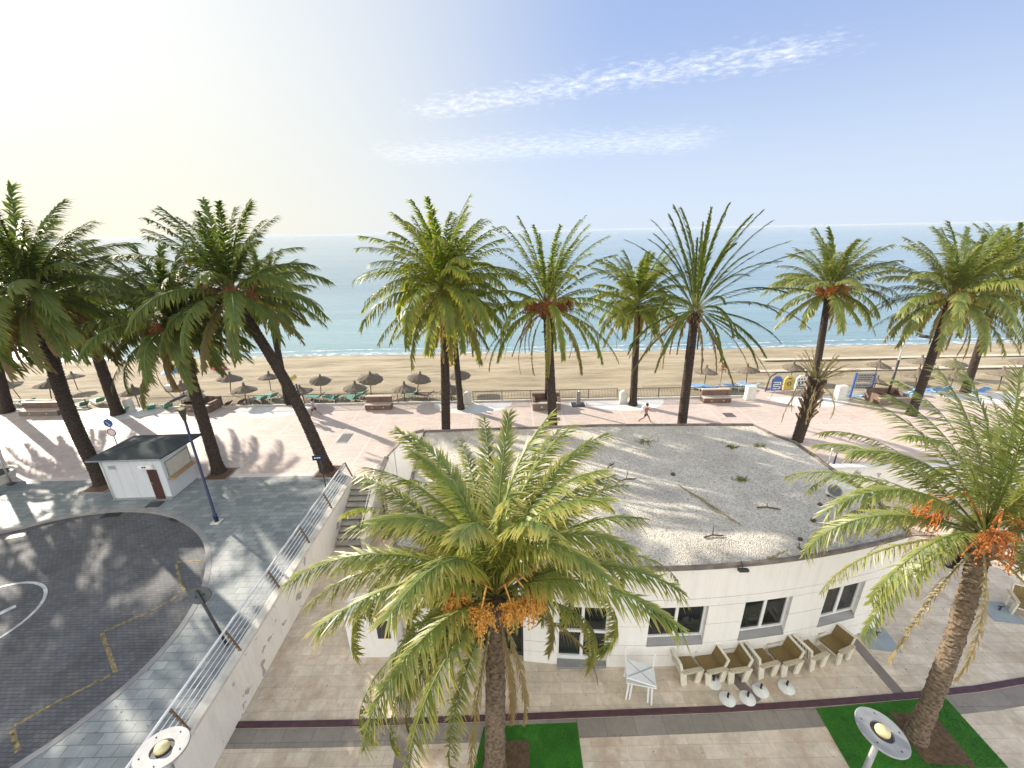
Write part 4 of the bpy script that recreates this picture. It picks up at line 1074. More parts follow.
# blue street plate on a post by the stairs
b = P(326, 488, 0)
t = thing('street_sign', 'small dark blue sign plate on a post at the head of the stairs', 'sign', b, rad(5))
MB().tube([(0, 0, 0), (0, 0, 2.15)], .03, 8).build('pole', M['dark_metal'], t, smooth=True)
o = MB().box((-.1, -.04, 2.05), (.62, .03, .3)).build('sign_plate', M['blue_paint'], t, bev=.005)
a = MB()
for dx in (-.16, -.02, .1): a.box((-.1 + dx, -.058, 2.06), (.09, .004, .07))
a.build('lettering', M['white_paint'], o)

# drain gratings, manholes
def grate(name, label, px, z, sx_, sy_, m, rz=0, cat='drain cover', group=None):
    t = thing(name, label, cat, P(*px, z), rz, group)
    MB().box((0, 0, .008), (sx_, sy_, .016)).build('cover', m, t)
    g = MB(); k = max(3, int(sx_ / .09))
    for i in range(k): g.box((-sx_ / 2 + sx_ * (i + .5) / k, 0, .019), (sx_ / k * .45, sy_ * .82, .006))
    g.build('slats', M['dark_metal'] if m is not M['dark_metal'] else M['black'], t)
    return t
grate('drain_grate', 'dark drain grate by the curved kerb in front of the kiosk door', (112, 515), ZR, .9, .4, M['dark_metal'], rad(6))
grate('drain_grate', 'dark drain grate by the curved kerb near the blue lamp post', (176, 519), ZR, .7, .4, M['dark_metal'], rad(-20))
grate('drain_grate', 'dark drain grate by the kerb at the left edge', (17, 536), ZR, .8, .35, M['dark_metal'], rad(18))
grate('manhole_cover', 'grey rectangular cover in the promenade by the walking couple', (345, 438), .004, .75, 1.5, M['disc'], rad(0), 'manhole cover')
grate('manhole_cover', 'small brown cover in the promenade behind the middle of the roof', (556, 419), .004, .6, .6, M['brown_band'], 0, 'manhole cover')
grate('manhole_cover', 'brown cover in the promenade landward of the right brick bench', (729, 415), .004, .8, .8, M['brown_band'], 0, 'manhole cover')
def plate(label, px, rz):
    t = thing('manhole_cover', label, 'manhole cover', P(*px, ZP), rz)
    MB().box((0, 0, .008), (1.25, 1.15, .016)).build('cover', plain('grey_blue_plate', (0.27, 0.31, 0.33), .6, .15, 2), t)
    MB().tube([(0.05, .1, 0), (.05, .1, .22)], .035, 8).build('valve', M['dark_metal'], t)
    MB().bar((-.08, .1, .22), (.18, .1, .22), .03, .03).build('handle', M['dark_metal'], t)
plate('blue-grey square plate with a valve beside the right corner of the white building', (876, 638), rad(-10))
plate('blue-grey square plate with a valve right of the ringed palm trunk', (1000, 612), rad(-10))

# ------------------------------------------------------------------ beach edge of the promenade
def fence(label, xa, xb, y=YF - .12):
    t = thing('beach_railing', label, 'railing', (xa, y, 0), 0, 'railings along the beach edge')
    ln = xb - xa
    MB().box((ln / 2, 0, .06), (ln, .16, .12)).build('plinth', M['stone_pale'], t)
    MB().bar((0, 0, .98), (ln, 0, .98), .05, .04).build('top_rail', M['dark_metal'], t)
    MB().bar((0, 0, .22), (ln, 0, .22), .03, .03).build('bottom_rail', M['dark_metal'], t)
    k = max(2, int(ln / 2.4) + 1)
    for i in range(k):
        u = .03 + (ln - .06) * i / (k - 1); MB().box((u, 0, .55), (.05, .05, .86)).build('post', M['dark_metal'], t)
    g = MB(); q = int(ln / .13)
    for i in range(1, q): g.box((ln * i / q, 0, .6), (.018, .018, .76))
    g.build('infill_bars', M['dark_metal'], t)
def fx(px, py=402): return at(px, py, YF - .12).x
for lab, a, b in (('railing at the far left behind the beach bench', -60, fx(86)), ('railing between the round sign palm and the left brick planter', fx(140), fx(186)),
                  ('railing from the left brick planter to the yellow board', fx(214), fx(286)), ('railing from the yellow board past the pale brick bench to the white bollard', fx(304), fx(461)),
                  ('railing from the white bollard behind the date-hung palm to the next white bollard', fx(473), fx(617)),
                  ('railing behind the right brick bench', fx(629), fx(743))):
    fence(lab, a, b)
def bollard(label, px, Hh=1.15, w_=.62, d_=.35, rnd=True):
    t = thing('bollard', label, 'bollard', P(*px, 0), 0, 'white bollards along the promenade')
    if rnd:
        pf = [(-w_ / 2, 0), (w_ / 2, 0)] + [(w_ / 2 * math.cos(a), Hh - w_ / 2 + w_ / 2 * math.sin(a)) for a in np.linspace(0, math.pi, 13)]
    else: pf = [(-w_ / 2, 0), (w_ / 2, 0), (w_ / 2, Hh), (-w_ / 2, Hh * .97)]
    k = len(pf); vs = [(x, -d_ / 2, z) for x, z in pf] + [(x, d_ / 2, z) for x, z in pf]
    MB().add(vs, [tuple(range(k)), tuple(range(2 * k - 1, k - 1, -1))] + [(i, (i + 1) % k, k + (i + 1) % k, k + i) for i in range(k)]).build('body', M['concrete'], t, bev=.03)
    MB().box((0, 0, .04), (w_ + .16, d_ + .16, .08)).build('foot', M['stone_pale'], t, bev=.01)
bollard('white round-topped bollard beside the thin palm trunk', (468, 404))
bollard('white round-topped bollard left of the smaller seaward palm', (623, 403))
bollard('white round-topped bollard behind the round traffic signs', (131, 411))
bollard('squared white bollard right of the right brick bench, by the beach steps', (749, 399), 1.25, .75, .5, False)
bollard('squared white bollard left of the blue-framed notice board', (839, 399), 1.25, .75, .5, False)

def brick_bench(label, px, wd, rz=0):
    t = thing('bench', label, 'bench', P(*px, 0), rz, 'brick benches facing the promenade')
    MB().box((0, .02, .22), (wd, .52, .44)).build('base', M['brick'], t, bev=.01)
    MB().box((0, -.0, .475), (wd + .06, .6, .07)).build('seat', M['stone_top'], t, bev=.015)
    MB().box((0, .40, .5), (wd, .24, 1.0)).build('backrest', M['brick'], t, bev=.01)
    MB().box((0, .40, 1.035), (wd + .06, .32, .07)).build('back_top', M['stone_top'], t, bev=.015)
    for s_ in (-1, 1): MB().lathe([(.06, 0), (.06, .02), (0, .02)], 12, (s_ * wd * .22, -.24, .22), Matrix.Rotation(rad(90), 3, 'X')).build('light', M['stone_top'], t)
brick_bench('brown brick bench with pale top near the middle of the promenade edge', (379, 409), 2.15)
brick_bench('brown brick bench with pale top behind the right part of the roof', (716, 402), 2.3)
brick_bench('long brick bench with pale top by the far left palms', (42, 415), 3.3)
def planter(label, px, wd=2.1, rz=0):
    t = thing('planter', label, 'planter', P(*px, 0), rz, 'brick planters with lamp posts')
    h = .62; d_ = 1.3
    p = MB(); p.box((0, -d_ / 2, h / 2), (wd, .22, h)); p.build('front_wall', M['brick'], t, bev=.01)
    p = MB(); p.box((0, d_ / 2, h / 2 + .2), (wd, .22, h + .4)); p.build('back_wall', M['brick'], t, bev=.01)
    for s_ in (-1, 1): MB().box((s_ * (wd / 2 - .11), 0, h / 2 + .1), (.22, d_ - .23, h + .2)).build('side_wall', M['brick'], t, bev=.01)
    MB().box((0, 0, h - .06), (wd - .45, d_ - .23, .04)).build('soil', M['soil'], t)
    MB().box((0, -d_ / 2, h + .022), (wd + .05, .3, .045)).build('coping', M['stone_top'], t, bev=.01)
    MB().lathe([(.09, 0), (.09, .02), (0, .02)], 14, (-wd * .18, -d_ / 2 - .11, .33), Matrix.Rotation(rad(90), 3, 'X')).build('light', M['stone_top'], t)
planter('brick planter with low sides behind the palm beside the blue lamp', (203, 409), 2.7, rad(-8))
planter('brick planter behind the date-hung palm in the middle', (546, 407), 2.3)
planter('brick planter at the foot of the white-topped lamp post', (886, 402), 2.5)
# dark tub with a leaning post at the far left
b = P(-2, 482, 0)
t = thing('planter', 'dark round tub planter with pale rim at the left edge of the promenade', 'planter', b)
MB().lathe([(.0, 0), (.75, 0), (.95, .55), (1.0, .62), (.86, .62), (.84, .5), (0, .5)], 28).build('tub', M['stone_pale'], t, smooth=False)
MB().lathe([(.84, .505), (0, .56)], 20).build('soil', M['black'], t)
b = P(12, 484, 0)
t = thing('lamp_post', 'thin grey post beside the dark tub at the left edge', 'post', b)
MB().tube([(0, 0, 0), (0, 0, 2.6)], .05, 10).build('pole', M['metal'], t, smooth=True); MB().box((0, 0, .02), (.3, .3, .04)).build('base_plate', M['dark_metal'], t)
# drinking fountain
t = thing('drinking_fountain', 'slim grey fountain pillar on a dark base by the beach railing', 'fountain', P(578, 405, 0))
MB().box((0, 0, .62), (.34, .3, 1.24)).build('pillar', plain('grey_pillar', (0.25, 0.24, 0.24), .6), t, bev=.02)
MB().box((0, 0, .04), (1.1, .9, .08)).build('base', M['dark_metal'], t, bev=.01)
for s_ in (-1, 1): MB().box((s_ * .62, 0, .02), (.12, .9, .04)).build('edge_strip', M['white_paint'], t)
MB().tube([(0, -.1, 1.25), (0, -.16, 1.34), (0, -.24, 1.3)], .02, 6).build('spout', M['metal'], t)
# yellow board on a white stand
t = thing('beach_stand', 'white advertising stand topped by a tilted yellow board, behind the leaning palm', 'stand', P(300, 408, 0))
pf = [(.42 * math.cos(a), 1.15 + 1.0 * math.sin(a)) for a in np.linspace(0, 2 * math.pi, 25)[:-1]]
k = len(pf); vs = [(x - .25, -.06, z) for x, z in pf] + [(x - .25, .06, z) for x, z in pf]
MB().add(vs, [tuple(range(k)), tuple(range(2 * k - 1, k - 1, -1))] + [(i, (i + 1) % k, k + (i + 1) % k, k + i) for i in range(k)]).build('panel', M['white_paint'], t)
MB().tube([(.2, 0, 0), (.1, 0, 2.2)], .07, 8).build('post', M['dark_metal'], t)
yb_ = MB().box((-.45, -.1, 2.55), (1.5, .3, .34), rot=Matrix.Rotation(rad(-28), 3, 'Y')).build('yellow_board', M['yellow'], t, bev=.01)
MB().box((-.5, -.12, 2.72), (1.5, .34, .05), rot=Matrix.Rotation(rad(-28), 3, 'Y')).build('board_top', M['white_paint'], yb_)
# three painted totems in a rack
t = thing('totem_stand', 'rack of three painted totem boards, blue, yellow and black-and-white, at the beach steps', 'stand', P(787, 391, 0), rad(4))
cols = ((M['bright_blue'], M['white_paint']), (M['yellow'], M['dark_metal']), (M['white_paint'], M['black']))
for i, (m0, m1_) in enumerate(cols):
    xc = (i - 1) * 1.12; wd = .92; hh = 1.45
    pf = [(-wd / 2, .12), (wd / 2, .12), (wd / 2, hh - .3), (wd / 2 - .18, hh - .12), (.18, hh), (-.18, hh), (-wd / 2 + .18, hh - .12), (-wd / 2, hh - .3)]
    k = len(pf); vs = [(xc + x, -.06, z) for x, z in pf] + [(xc + x, .06, z) for x, z in pf]
    o = MB().add(vs, [tuple(range(k)), tuple(range(2 * k - 1, k - 1, -1))] + [(j, (j + 1) % k, k + (j + 1) % k, k + j) for j in range(k)]).build('totem_board', m0, t)
    g = MB()
    if i == 0:
        for z in (.3, .5, .7, .9): g.box((xc - .05, -.064, z), (.6, .008, .07))
        for z in (.4, .8): g.box((xc + .3, -.064, z), (.08, .008, .27))
        g.box((xc - .3, -.064, .6), (.08, .008, .27))
    elif i == 1:
        g.lathe([(.2, 0), (.2, .008), (.12, .008), (.12, 0)], 14, (xc, -.062, .72), Matrix.Rotation(rad(90), 3, 'X'), ring=True); g.box((xc, -.064, 1.2), (.34, .008, .1))
    else:
        for z in (.25, .42): g.box((xc, -.064, z), (.7, .008, .08))
        for a in (-.2, .12): g.box((xc + a, -.064, .75), (.16, .008, .3))
        for a in (-.25, 0, .25): g.box((xc + a, -.064, 1.1), (.13, .008, .14))
    g.build('pattern', m1_, o)
f = MB(); f.tube([(-1.95, .15, 0), (-1.75, .15, 1.35), (-1.2, .15, 1.75), (1.6, .15, 1.75)], .06, 6); f.tube([(1.6, .15, 0), (1.6, .15, 1.75)], .06, 6); f.tube([(-1.9, .15, .12), (1.6, .15, .12)], .05, 6)
f.build('frame', M['dark_metal'], t)
# notice board on blue posts
t = thing('notice_board', 'grey notice board with rows of text on two bright blue posts', 'notice board', P(859, 398, 0), rad(-3))
for s_ in (-1, 1): MB().box((s_ * .78, 0, 1.15), (.13, .13, 2.3)).build('post', M['bright_blue'], t, bev=.01)
for zc, hh in ((1.85, .78), (1.1, .5)):
    o = MB().box((0, -.01, zc), (1.4, .06, hh)).build('panel', M['disc'], t)
    g = MB()
    for r_ in range(3 if hh > .6 else 2):
        x = -.55
        while x < .5:
            wd = rng.uniform(.06, .2); g.box((x + wd / 2, -.044, zc + hh / 2 - .16 - r_ * .2), (wd, .006, .085)); x += wd + .07
    g.build('text', M['dark_metal'], o)
MB().box((0, 0, .45), (1.4, .05, .35)).build('lower_panel', M['white_paint'], t)
# thin posts at the right end of the roof
for lab, px, m in (('thin blue-grey post at the right back of the gravel roof, left of the pair', (836, 470), 'metal'), ('short blue post between the two taller thin posts by the roof corner', (846, 473), 'blue_paint'), ('thin dark post at the right back of the gravel roof, right of the pair', (868, 476), 'dark_metal')):
    q = P(*px, 0); t = thing('guide_post', lab, 'post', (q.x, YB + .2, 0))
    MB().tube([(0, 0, 0), (0, 0, 1.25 if m != 'blue_paint' else .8)], .045, 8).build('pole', M[m], t, smooth=True); MB().lathe([(.09, 0), (.09, .03), (0, .03)], 10).build('base_plate', M['dark_metal'], t)
# grey post before the big palm
t = thing('guide_post', 'short thick grey post at the left of the foreground lawn palm', 'post', P(369, 743, ZP))
MB().tube([(0, 0, 0), (0, 0, 1.1)], .10, 12).build('pole', M['disc'], t, smooth=True); MB().lathe([(.11, 1.1), (.11, 1.13), (0, 1.16)], 12).build('cap', M['dark_metal'], t)
b = at(955, 556, P(915, 738, ZP).y + .35)
t = thing('loudspeaker', 'narrow black speaker box fixed high on the ringed palm trunk at the right', 'speaker', b)
MB().box((0, 0, 0), (.22, .2, .75), rot=Matrix.Rotation(rad(12), 3, 'Y')).build('casing', M['black'], t, bev=.02); MB().tube([(.1, -.05, 0), (.45, -.3, -.1)], .025, 6).build('bracket', M['dark_metal'], t)

# ------------------------------------------------------------------ beach
def parasol(label, px, first=[None], H_=2.2, sc_=1.0):
    z = -.35; q = P(px[0], px[1], z); z = sandz(q.x, q.y); q = P(px[0], px[1], z)
    if first[0] is None:
        t = thing('beach_parasol', label, 'parasol', q, 0, 'straw parasols on the beach'); first[0] = t
        MB().tube([(0, 0, -.2), (0, 0, H_)], .05, 8).build('pole', M['pole_wood'], t, smooth=True)
        th = MB(); r_ = random.Random(3)
        j = lambda: r_.uniform(-.09, .09)
        th.lathe([(.06, H_ + .22), (.22, H_ + .12), (.6, H_ - .07), (1.0, H_ - .24), (1.28, H_ - .40), (1.22, H_ - .46), (.9, H_ - .3), (.05, H_ - .05)], 34, jit=j)
        th.build('thatch_canopy', M['thatch'], t)
        MB().lathe([(.16, H_ + .1), (.13, H_ + .26), (.10, H_ + .42), (.14, H_ + .5), (0, H_ + .5)], 10, jit=j).build('straw_tuft', M['thatch'], t)
        return t
    c = dup(first[0], q, None, label, sc_ * rng.uniform(.72, .88)); c.rotation_euler = (rng.gauss(0, .09), rng.gauss(0, .09), rng.uniform(0, 6)); return c
PAR = [((140, 408), 'straw parasol half over the railing right of the round sign palm'), ((186, 402), 'straw parasol behind the leaning palm beside the blue lamp, with a pale pole'), ((196, 412), 'straw parasol just behind the left brick planter'),
       ((231, 394), 'straw parasol standing alone right of the palm with brown dates'), ((247, 406), 'low straw parasol over brown loungers left of the leaning palm'), ((271, 391), 'straw parasol peeping out behind the strongly leaning trunk'),
       ((306, 407), 'straw parasol just right of the yellow board'), ((321, 393), 'straw parasol between the yellow board and the middle brick bench, farther row'), ((356, 404), 'straw parasol left of the middle brick bench, nearer row'),
       ((371, 393), 'straw parasol behind the middle brick bench, farther row'), ((405, 406), 'straw parasol right of the middle brick bench, nearer row'), ((417, 393), 'straw parasol right of the middle brick bench, farther row'),
       ((452, 405), 'straw parasol behind the thin palm trunk, nearer row'), ((460, 390), 'straw parasol behind the thin palm trunk, farther row'), ((20, 398), 'straw parasol behind the far left beach bench'), ((52, 402), 'straw parasol behind the tall dark palm at the left'), ((78, 390), 'distant straw parasol between the two left palms'),
       ((704, 388), 'straw parasol over blue loungers behind the right brick bench, left one'), ((746, 385), 'straw parasol over blue loungers left of the beach steps'), ((790, 381), 'straw parasol behind the painted totem rack'),
       ((873, 380), 'straw parasol behind the blue notice board, farther row'), ((870, 398), 'straw parasol hidden behind the blue notice board, nearer row'), ((918, 377), 'straw parasol behind the white-topped lamp post, farther row'), ((913, 393), 'straw parasol right of the brick planter with lamp, nearer row'),
       ((948, 393), 'straw parasol right of the leaning date palm, nearer row'), ((951, 377), 'straw parasol right of the leaning date palm, farther row'), ((998, 391), 'straw parasol at the right edge above the foreground crown'), ((1018, 378), 'distant straw parasol at the far right edge')]
for px, lab in PAR: parasol(lab, px)
bpy.data.objects['beach_parasol'].scale = (.84, .84, .84)
LOUNG = {}
def lounger(label, px, colr, rz):
    z = -.4; q = P(px[0], px[1], z); q.z = sandz(q.x, q.y) + .03
    if colr in LOUNG: return dup(LOUNG[colr], q, rz, label)
    t = thing('sun_lounger', label, 'sun lounger', q, rz, colr + ' sun loungers on the sand'); LOUNG[colr] = t
    MB().box((.25, 0, .33), (1.35, .62, .06)).build('seat', M[colr + '_fabric'], t, bev=.015)
    MB().box((-.66, 0, .52), (.75, .62, .06), rot=Matrix.Rotation(rad(38), 3, 'Y')).build('backrest', M[colr + '_fabric'], t, bev=.015)
    f = MB()
    for s_ in (-1, 1): f.box((.1, s_ * .33, .29), (1.75, .05, .05))
    f.build('frame', M['white_paint'], t)
    for a in (-.6, .8):
        for s_ in (-1, 1): MB().box((a, s_ * .3, .13), (.06, .06, .28)).build('leg', M['white_paint'], t)
    return t
for px, rz, c, lab in (((128, 414), 2.6, 'green', 'green lounger behind the bollard near the round signs'), ((152, 412), 2.4, 'green', 'green lounger under the parasol right of the round sign palm'), ((168, 411), 2.5, 'green', 'green lounger left of the left brick planter'),
                       ((28, 407), 2.9, 'green', 'green lounger behind the left half of the far left bench'), ((48, 408), 2.8, 'green', 'green lounger behind the right half of the far left bench'), ((84, 409), 2.6, 'green', 'green lounger right of the tall dark palm'), ((100, 405), 2.6, 'green', 'green lounger between the two seaward left palms'),
                       ((262, 403), 2.5, 'green', 'green lounger left of the strongly leaning trunk'), ((272, 400), 2.5, 'green', 'green lounger touching the strongly leaning trunk'), ((316, 401), 2.9, 'green', 'green lounger under the parasol right of the yellow board'),
                       ((333, 402), 2.6, 'green', 'green lounger behind the walking couple'), ((353, 402), 2.5, 'green', 'green lounger just left of the middle brick bench'), ((360, 398), 2.7, 'green', 'green lounger behind the middle brick bench, left one'), ((411, 398), 2.7, 'green', 'green lounger right of the middle brick bench'),
                       ((238, 407), 2.7, 'brown', 'brown lounger left of the low parasol'), ((225, 409), 2.7, 'brown', 'brown lounger right of the left brick planter'), ((425, 399), 2.7, 'brown', 'brown lounger left of the straight palm trunk'),
                       ((694, 390), 2.3, 'blue', 'blue lounger behind the left end of the right brick bench'), ((708, 391), 2.3, 'blue', 'blue lounger behind the middle of the right brick bench'), ((733, 390), 2.3, 'blue', 'blue lounger behind the right end of the right brick bench'), ((748, 389), 2.3, 'blue', 'blue lounger above the squared bollard by the steps'),
                       ((902, 398), 2.9, 'blue', 'blue lounger right of the lamp planter'), ((925, 396), 2.9, 'blue', 'blue lounger right of the leaning palm trunk'), ((936, 395), 2.9, 'blue', 'blue lounger second right of the leaning palm trunk'), ((852, 400), 2.8, 'blue', 'blue lounger behind the notice board'), ((972, 396), 2.9, 'blue', 'blue lounger near the right edge under the parasols')):
    lounger(lab, px, c, rz)
# pale boardwalks on the right part of the beach
for y, xa, xb in ((41.8, 25, 90), (46.2, 29, 90)):
    o = MB().box(((xa + xb) / 2, y, sandz(0, y) + .09), (xb - xa, .7, .05)).build('boardwalk', M['boardwalk']); o['kind'] = 'structure'
# steps from the promenade to the beach, right
o = MB().box((fx(790), YF + 1.0, -.12), (6.2, 2.2, .18)).build('beach_path', M['prom']); o['kind'] = 'structure'
# blue and white beach umbrella
q = P(178, 388, -.5); q.z = sandz(q.x, q.y)
t = thing('beach_umbrella', 'blue and white cloth beach umbrella on the sand left of the palm with brown dates', 'parasol', q)
MB().tube([(0, 0, -.1), (0, 0, 2.0)], .025, 6).build('pole', M['white_paint'], t)
MB().lathe([(0, 2.1), (.5, 2.0), (1.0, 1.7), (.98, 1.68), (0, 1.98)], 16).build('canopy', M['blue_fabric'], t)
MB().box((.2, -.9, .3), (1.2, .7, .6)).build('windbreak', M['white_cloth'], t, bev=.05)
q = P(220, 370, -.75); q.z = sandz(q.x, q.y)
t = thing('inflatable_boat', 'pink inflatable lying on the sand beside the red-clad person', 'inflatable', q)
MB().tube([(.7 * math.cos(a), .4 * math.sin(a), .16) for a in np.linspace(0, 2 * math.pi, 19)], .16, 8, False).build('tube', M['pink'], t, smooth=True)
MB().box((0, 0, .08), (1.1, .55, .04)).build('floor', M['pink'], t)

# ------------------------------------------------------------------ things on the plaza
def armchair(label, loc, rz, first=[None]):
    if first[0] is not None: return dup(first[0], loc, rz, label)
    t = thing('armchair', label, 'armchair', loc, rz, 'wicker armchairs in front of the building'); first[0] = t
    # faces -x
    MB().box((0, 0, .40), (.62, .56, .07)).build('seat', M['wicker'], t, bev=.01)
    MB().box((0, 0, .345), (.66, .60, .045)).build('seat_frame', M['cream'], t)
    bk = MB().box((.34, 0, .62), (.05, .60, .50), rot=Matrix.Rotation(rad(14), 3, 'Y')).build('backrest', M['wicker'], t, bev=.008)
    e = MB(); R_ = Matrix.Rotation(rad(14), 3, 'Y'); c = Vector((.34, 0, .62))
    for s_ in (-1, 1): e.box(c + R_ @ Vector((0, s_ * .315, 0)), (.085, .035, .56), rot=R_)
    e.box(c + R_ @ Vector((0, 0, .27)), (.085, .60, .035), rot=R_)
    e.build('back_frame', M['cream'], t)
    sl_ = MB()
    for k in range(6): sl_.box(c + R_ @ Vector((.036, -.25 + k * .1, 0)), (.02, .055, .5), rot=R_)
    sl_.build('back_slats', M['cream'], bk)
    for s_ in (-1, 1):
        MB().box((.0, s_ * .37, .60), (.66, .13, .05)).build('armrest', M['tan'], t, bev=.008)
        MB().box((-.26, s_ * .37, .285), (.20, .06, .57), rot=Matrix.Rotation(rad(-7), 3, 'Y')).build('leg', M['cream'], t, bev=.006)
        MB().box((.28, s_ * .37, .285), (.20, .06, .57), rot=Matrix.Rotation(rad(9), 3, 'Y')).build('leg', M['cream'], t, bev=.006)
    return t
CH = [((684, 672), 3.3, 'small wicker armchair nearest the white table, standing apart at the left end of the row'), ((707, 672), .18, 'second wicker armchair from the white table, with a parasol base under it'), ((730, 671), .12, 'third wicker armchair from the white table, back turned right'),
      ((758, 666), 3.35, 'slatted-back armchair turned right in the middle of the row'), ((780, 664), .2, 'wicker armchair between the two chairs with slatted backs showing'), ((806, 658), 3.45, 'slatted-back armchair turned right, second from the right end'), ((831, 652), .35, 'wicker armchair at the right end of the row, nearest the brown paving band')]
for i, (px, rz, lab) in enumerate(CH): armchair(lab, P(*px, ZP), rz).scale = (1.16, 1.18, 1.14)
armchair('wicker armchair at the right edge of the picture behind the foreground palm', P(1022, 612, ZP), rad(60))
tb = P(1016, 606, ZP)
def base(label, px, first=[None]):
    q = P(*px, ZP)
    if first[0] is not None: return dup(first[0], q, rng.uniform(0, 6), label)
    t = thing('parasol_base', label, 'parasol base', q, 0, 'white parasol bases on the plaza'); first[0] = t
    MB().lathe([(0, 0), (.27, 0), (.285, .04), (.26, .08), (.1, .14), (.085, .16), (0, .16)], 30).build('foot', M['concrete'], t, smooth=False)
    MB().lathe([(.035, .12), (.035, .36), (.028, .36), (.028, .2), (0, .2)], 14).build('tube', M['black'], t)
    MB().tube([(.03, 0, .3), (.09, 0, .3)], .012, 6).build('knob', M['black'], t)
    return t
for px, lab in (((727, 700), 'white parasol base at the left end of the loose four'), ((747, 699), 'white parasol base second from left, touching its right neighbour'), ((760, 691), 'white parasol base set back behind two others'), ((786, 688), 'white parasol base standing apart at the right'), ((713, 683), 'white parasol base under the second armchair')): base(lab, px)
# folded white tables stacked on one another
q = P(638, 690, ZP)
t = thing('folding_table', 'pair of white folding tables stacked crookedly beside the wall between door and window', 'table', q, rad(-12)); t.scale = (1.2, 1.2, 1.15)
tp_ = MB().box((0, 0, .80), (.86, .78, .04), rot=Matrix.Rotation(rad(-16), 3, 'X') @ Matrix.Rotation(rad(8), 3, 'Y')).build('tabletop', M['plastic_white'], t, bev=.01)
MB().box((.02, .06, .66), (.86, .80, .035), rot=Matrix.Rotation(rad(-5), 3, 'X')).build('tabletop', M['plastic_white'], t, bev=.01)
for x, y in ((-.36, -.32), (.34, -.34), (-.38, .34), (.36, .34), (-.26, -.3), (.24, -.3)):
    MB().bar((x * 1.05, y * 1.05, 0), (x * .95, y * .95, .66), .05, .05).build('leg', M['plastic_white'], t)
for s_ in (-1, 1): MB().bar((s_ * .40, .3, .75), (s_ * .44, .36, 1.3), .04, .03).build('upright', M['plastic_white'], t)
c_ = MB(); R_ = Matrix.Rotation(rad(-16), 3, 'X') @ Matrix.Rotation(rad(8), 3, 'Y')
for a in (1, -1): c_.bar(R_ @ Vector((-.38, -.34 * a, .026)) + Vector((0, 0, .80)), R_ @ Vector((.38, .34 * a, .026)) + Vector((0, 0, .80)), .03, .012)
c_.build('stretcher', M['metal'], tp_)
# light well beside the stairs
q = P(392, 526, ZP)
for lab, px, m in (('dark navy wheeled bin in the light well beside the stairs', (388, 536), 'blue_paint'), ('black wheeled bin in the light well, left of the navy one', (368, 538), 'black')):
    t = thing('wheeled_bin', lab, 'bin', P(*px, ZP), rad(20))
    vs = [(x * (.26 if z < .5 else .31), y * (.28 if z < .5 else .36), z) for z in (.08, 1.0) for y in (-1, 1) for x in (-1, 1)]
    MB().add(vs, [(0, 2, 3, 1), (4, 5, 7, 6), (0, 1, 5, 4), (2, 6, 7, 3), (0, 4, 6, 2), (1, 3, 7, 5)]).build('body', M[m], t, bev=.03)
    MB().box((0, -.02, 1.04), (.66, .80, .07)).build('lid', M[m], t, bev=.02)
    for s_ in (-1, 1): MB().tube([(s_ * .2, .3, .1), (s_ * .28, .3, .1)], .1, 14).build('wheel', M['black'], t)
q = P(395, 500, ZP + .4)
t = thing('bucket', 'bright blue bucket by the white wall of the light well', 'bucket', (-6.9, YB - .6, ZP))
MB().lathe([(.14, 0), (.2, .36), (.21, .38), (.18, .38), (.12, .03), (0, .03)], 18).build('pail', M['bright_blue'], t)
MB().tube([(.2, 0, .36), (.12, 0, .5), (-.12, 0, .5), (-.2, 0, .36)], .01, 5).build('handle', M['metal'], t)

# litter on the roof: fallen fronds, sticks, tufts
nr = np.random.default_rng(5)
def fallen(label, a, b, nl=34, ll=.42, name='fallen_frond'):
    A = P(*a, ZRF); B = P(*b, ZRF); fbx = FB(); d = B - A
    frond(fbx, np.array([0, 0, .03]), math.atan2(d.y, d.x), 0.03, d.length, .03, nl, ll, .035, .95, .05, (22, 10), sag=.02, rr=.03)
    o = fbx.build(name, M['leaf_pale'], None, (A.x, A.y, ZRF - .05)); tag(o, label, 'palm frond', 'palm litter on the roof')
fallen('long dry fallen frond lying diagonally in the middle of the gravel roof', (678, 484), (738, 524))
fallen('dark dry frond lying along the front edge of the gravel roof', (760, 562), (786, 551), 14, .2)
def stick(label, a, b, up_=0):
    A = P(*a, ZRF - .05); B = P(*b, ZRF - .05); d = (B - A); o = MB()
    o.tube([(0, 0, .03), d * .45 + Vector((0, .06, .05)), d * .8 + Vector((.04, 0, .04)), d + Vector((0, 0, .03))], [.035, .03, .03, .012], 6)
    o.tube([d * .45 + Vector((0, .06, .05)), d * .45 + Vector((.1, .25, .12 + up_))], [.025, .01], 5)
    tag(o.build('stick', M['twig'], None, loc=A), label, 'stick', 'palm litter on the roof')
stick('dark stick on the roof right of the long fallen frond', (757, 508), (781, 510)); stick('forked stick near the left middle of the gravel roof', (618, 482), (637, 479), .3); stick('curled dark stick in front of the long fallen frond', (704, 538), (724, 536), .25)
stick('short stick near the front roof edge below the floodlight', (797, 548), (804, 553)); stick('short twig left of the forked stick', (606, 471), (614, 463))
def tuft(label, px, s=1.0):
    o = FB()
    for k in range(26):
        frond(o, np.array([nr.normal(0, .22) * s, nr.normal(0, .07) * s, 0]), nr.uniform(0, 6.28), nr.uniform(.1, 1.2), .3 * s * nr.uniform(.5, 1.3), .9, 4, .12, .03, .25, .3, rr=.008)
    t_ = o.build('weed_tuft', M['leaf'], None, P(*px, ZRF - .055)); tag(t_, label, 'weed', 'palm litter on the roof')
tuft('dark green weed tuft near the back edge of the roof, below the walking person', (645, 442), 1.2); tuft('green weed tuft at the back right of the gravel roof', (759, 446), .7); tuft('olive weed tuft beside the shadows in the right middle of the roof', (740, 480), .7); tuft('small dark weed tuft left of the right back tuft', (731, 447), .6)
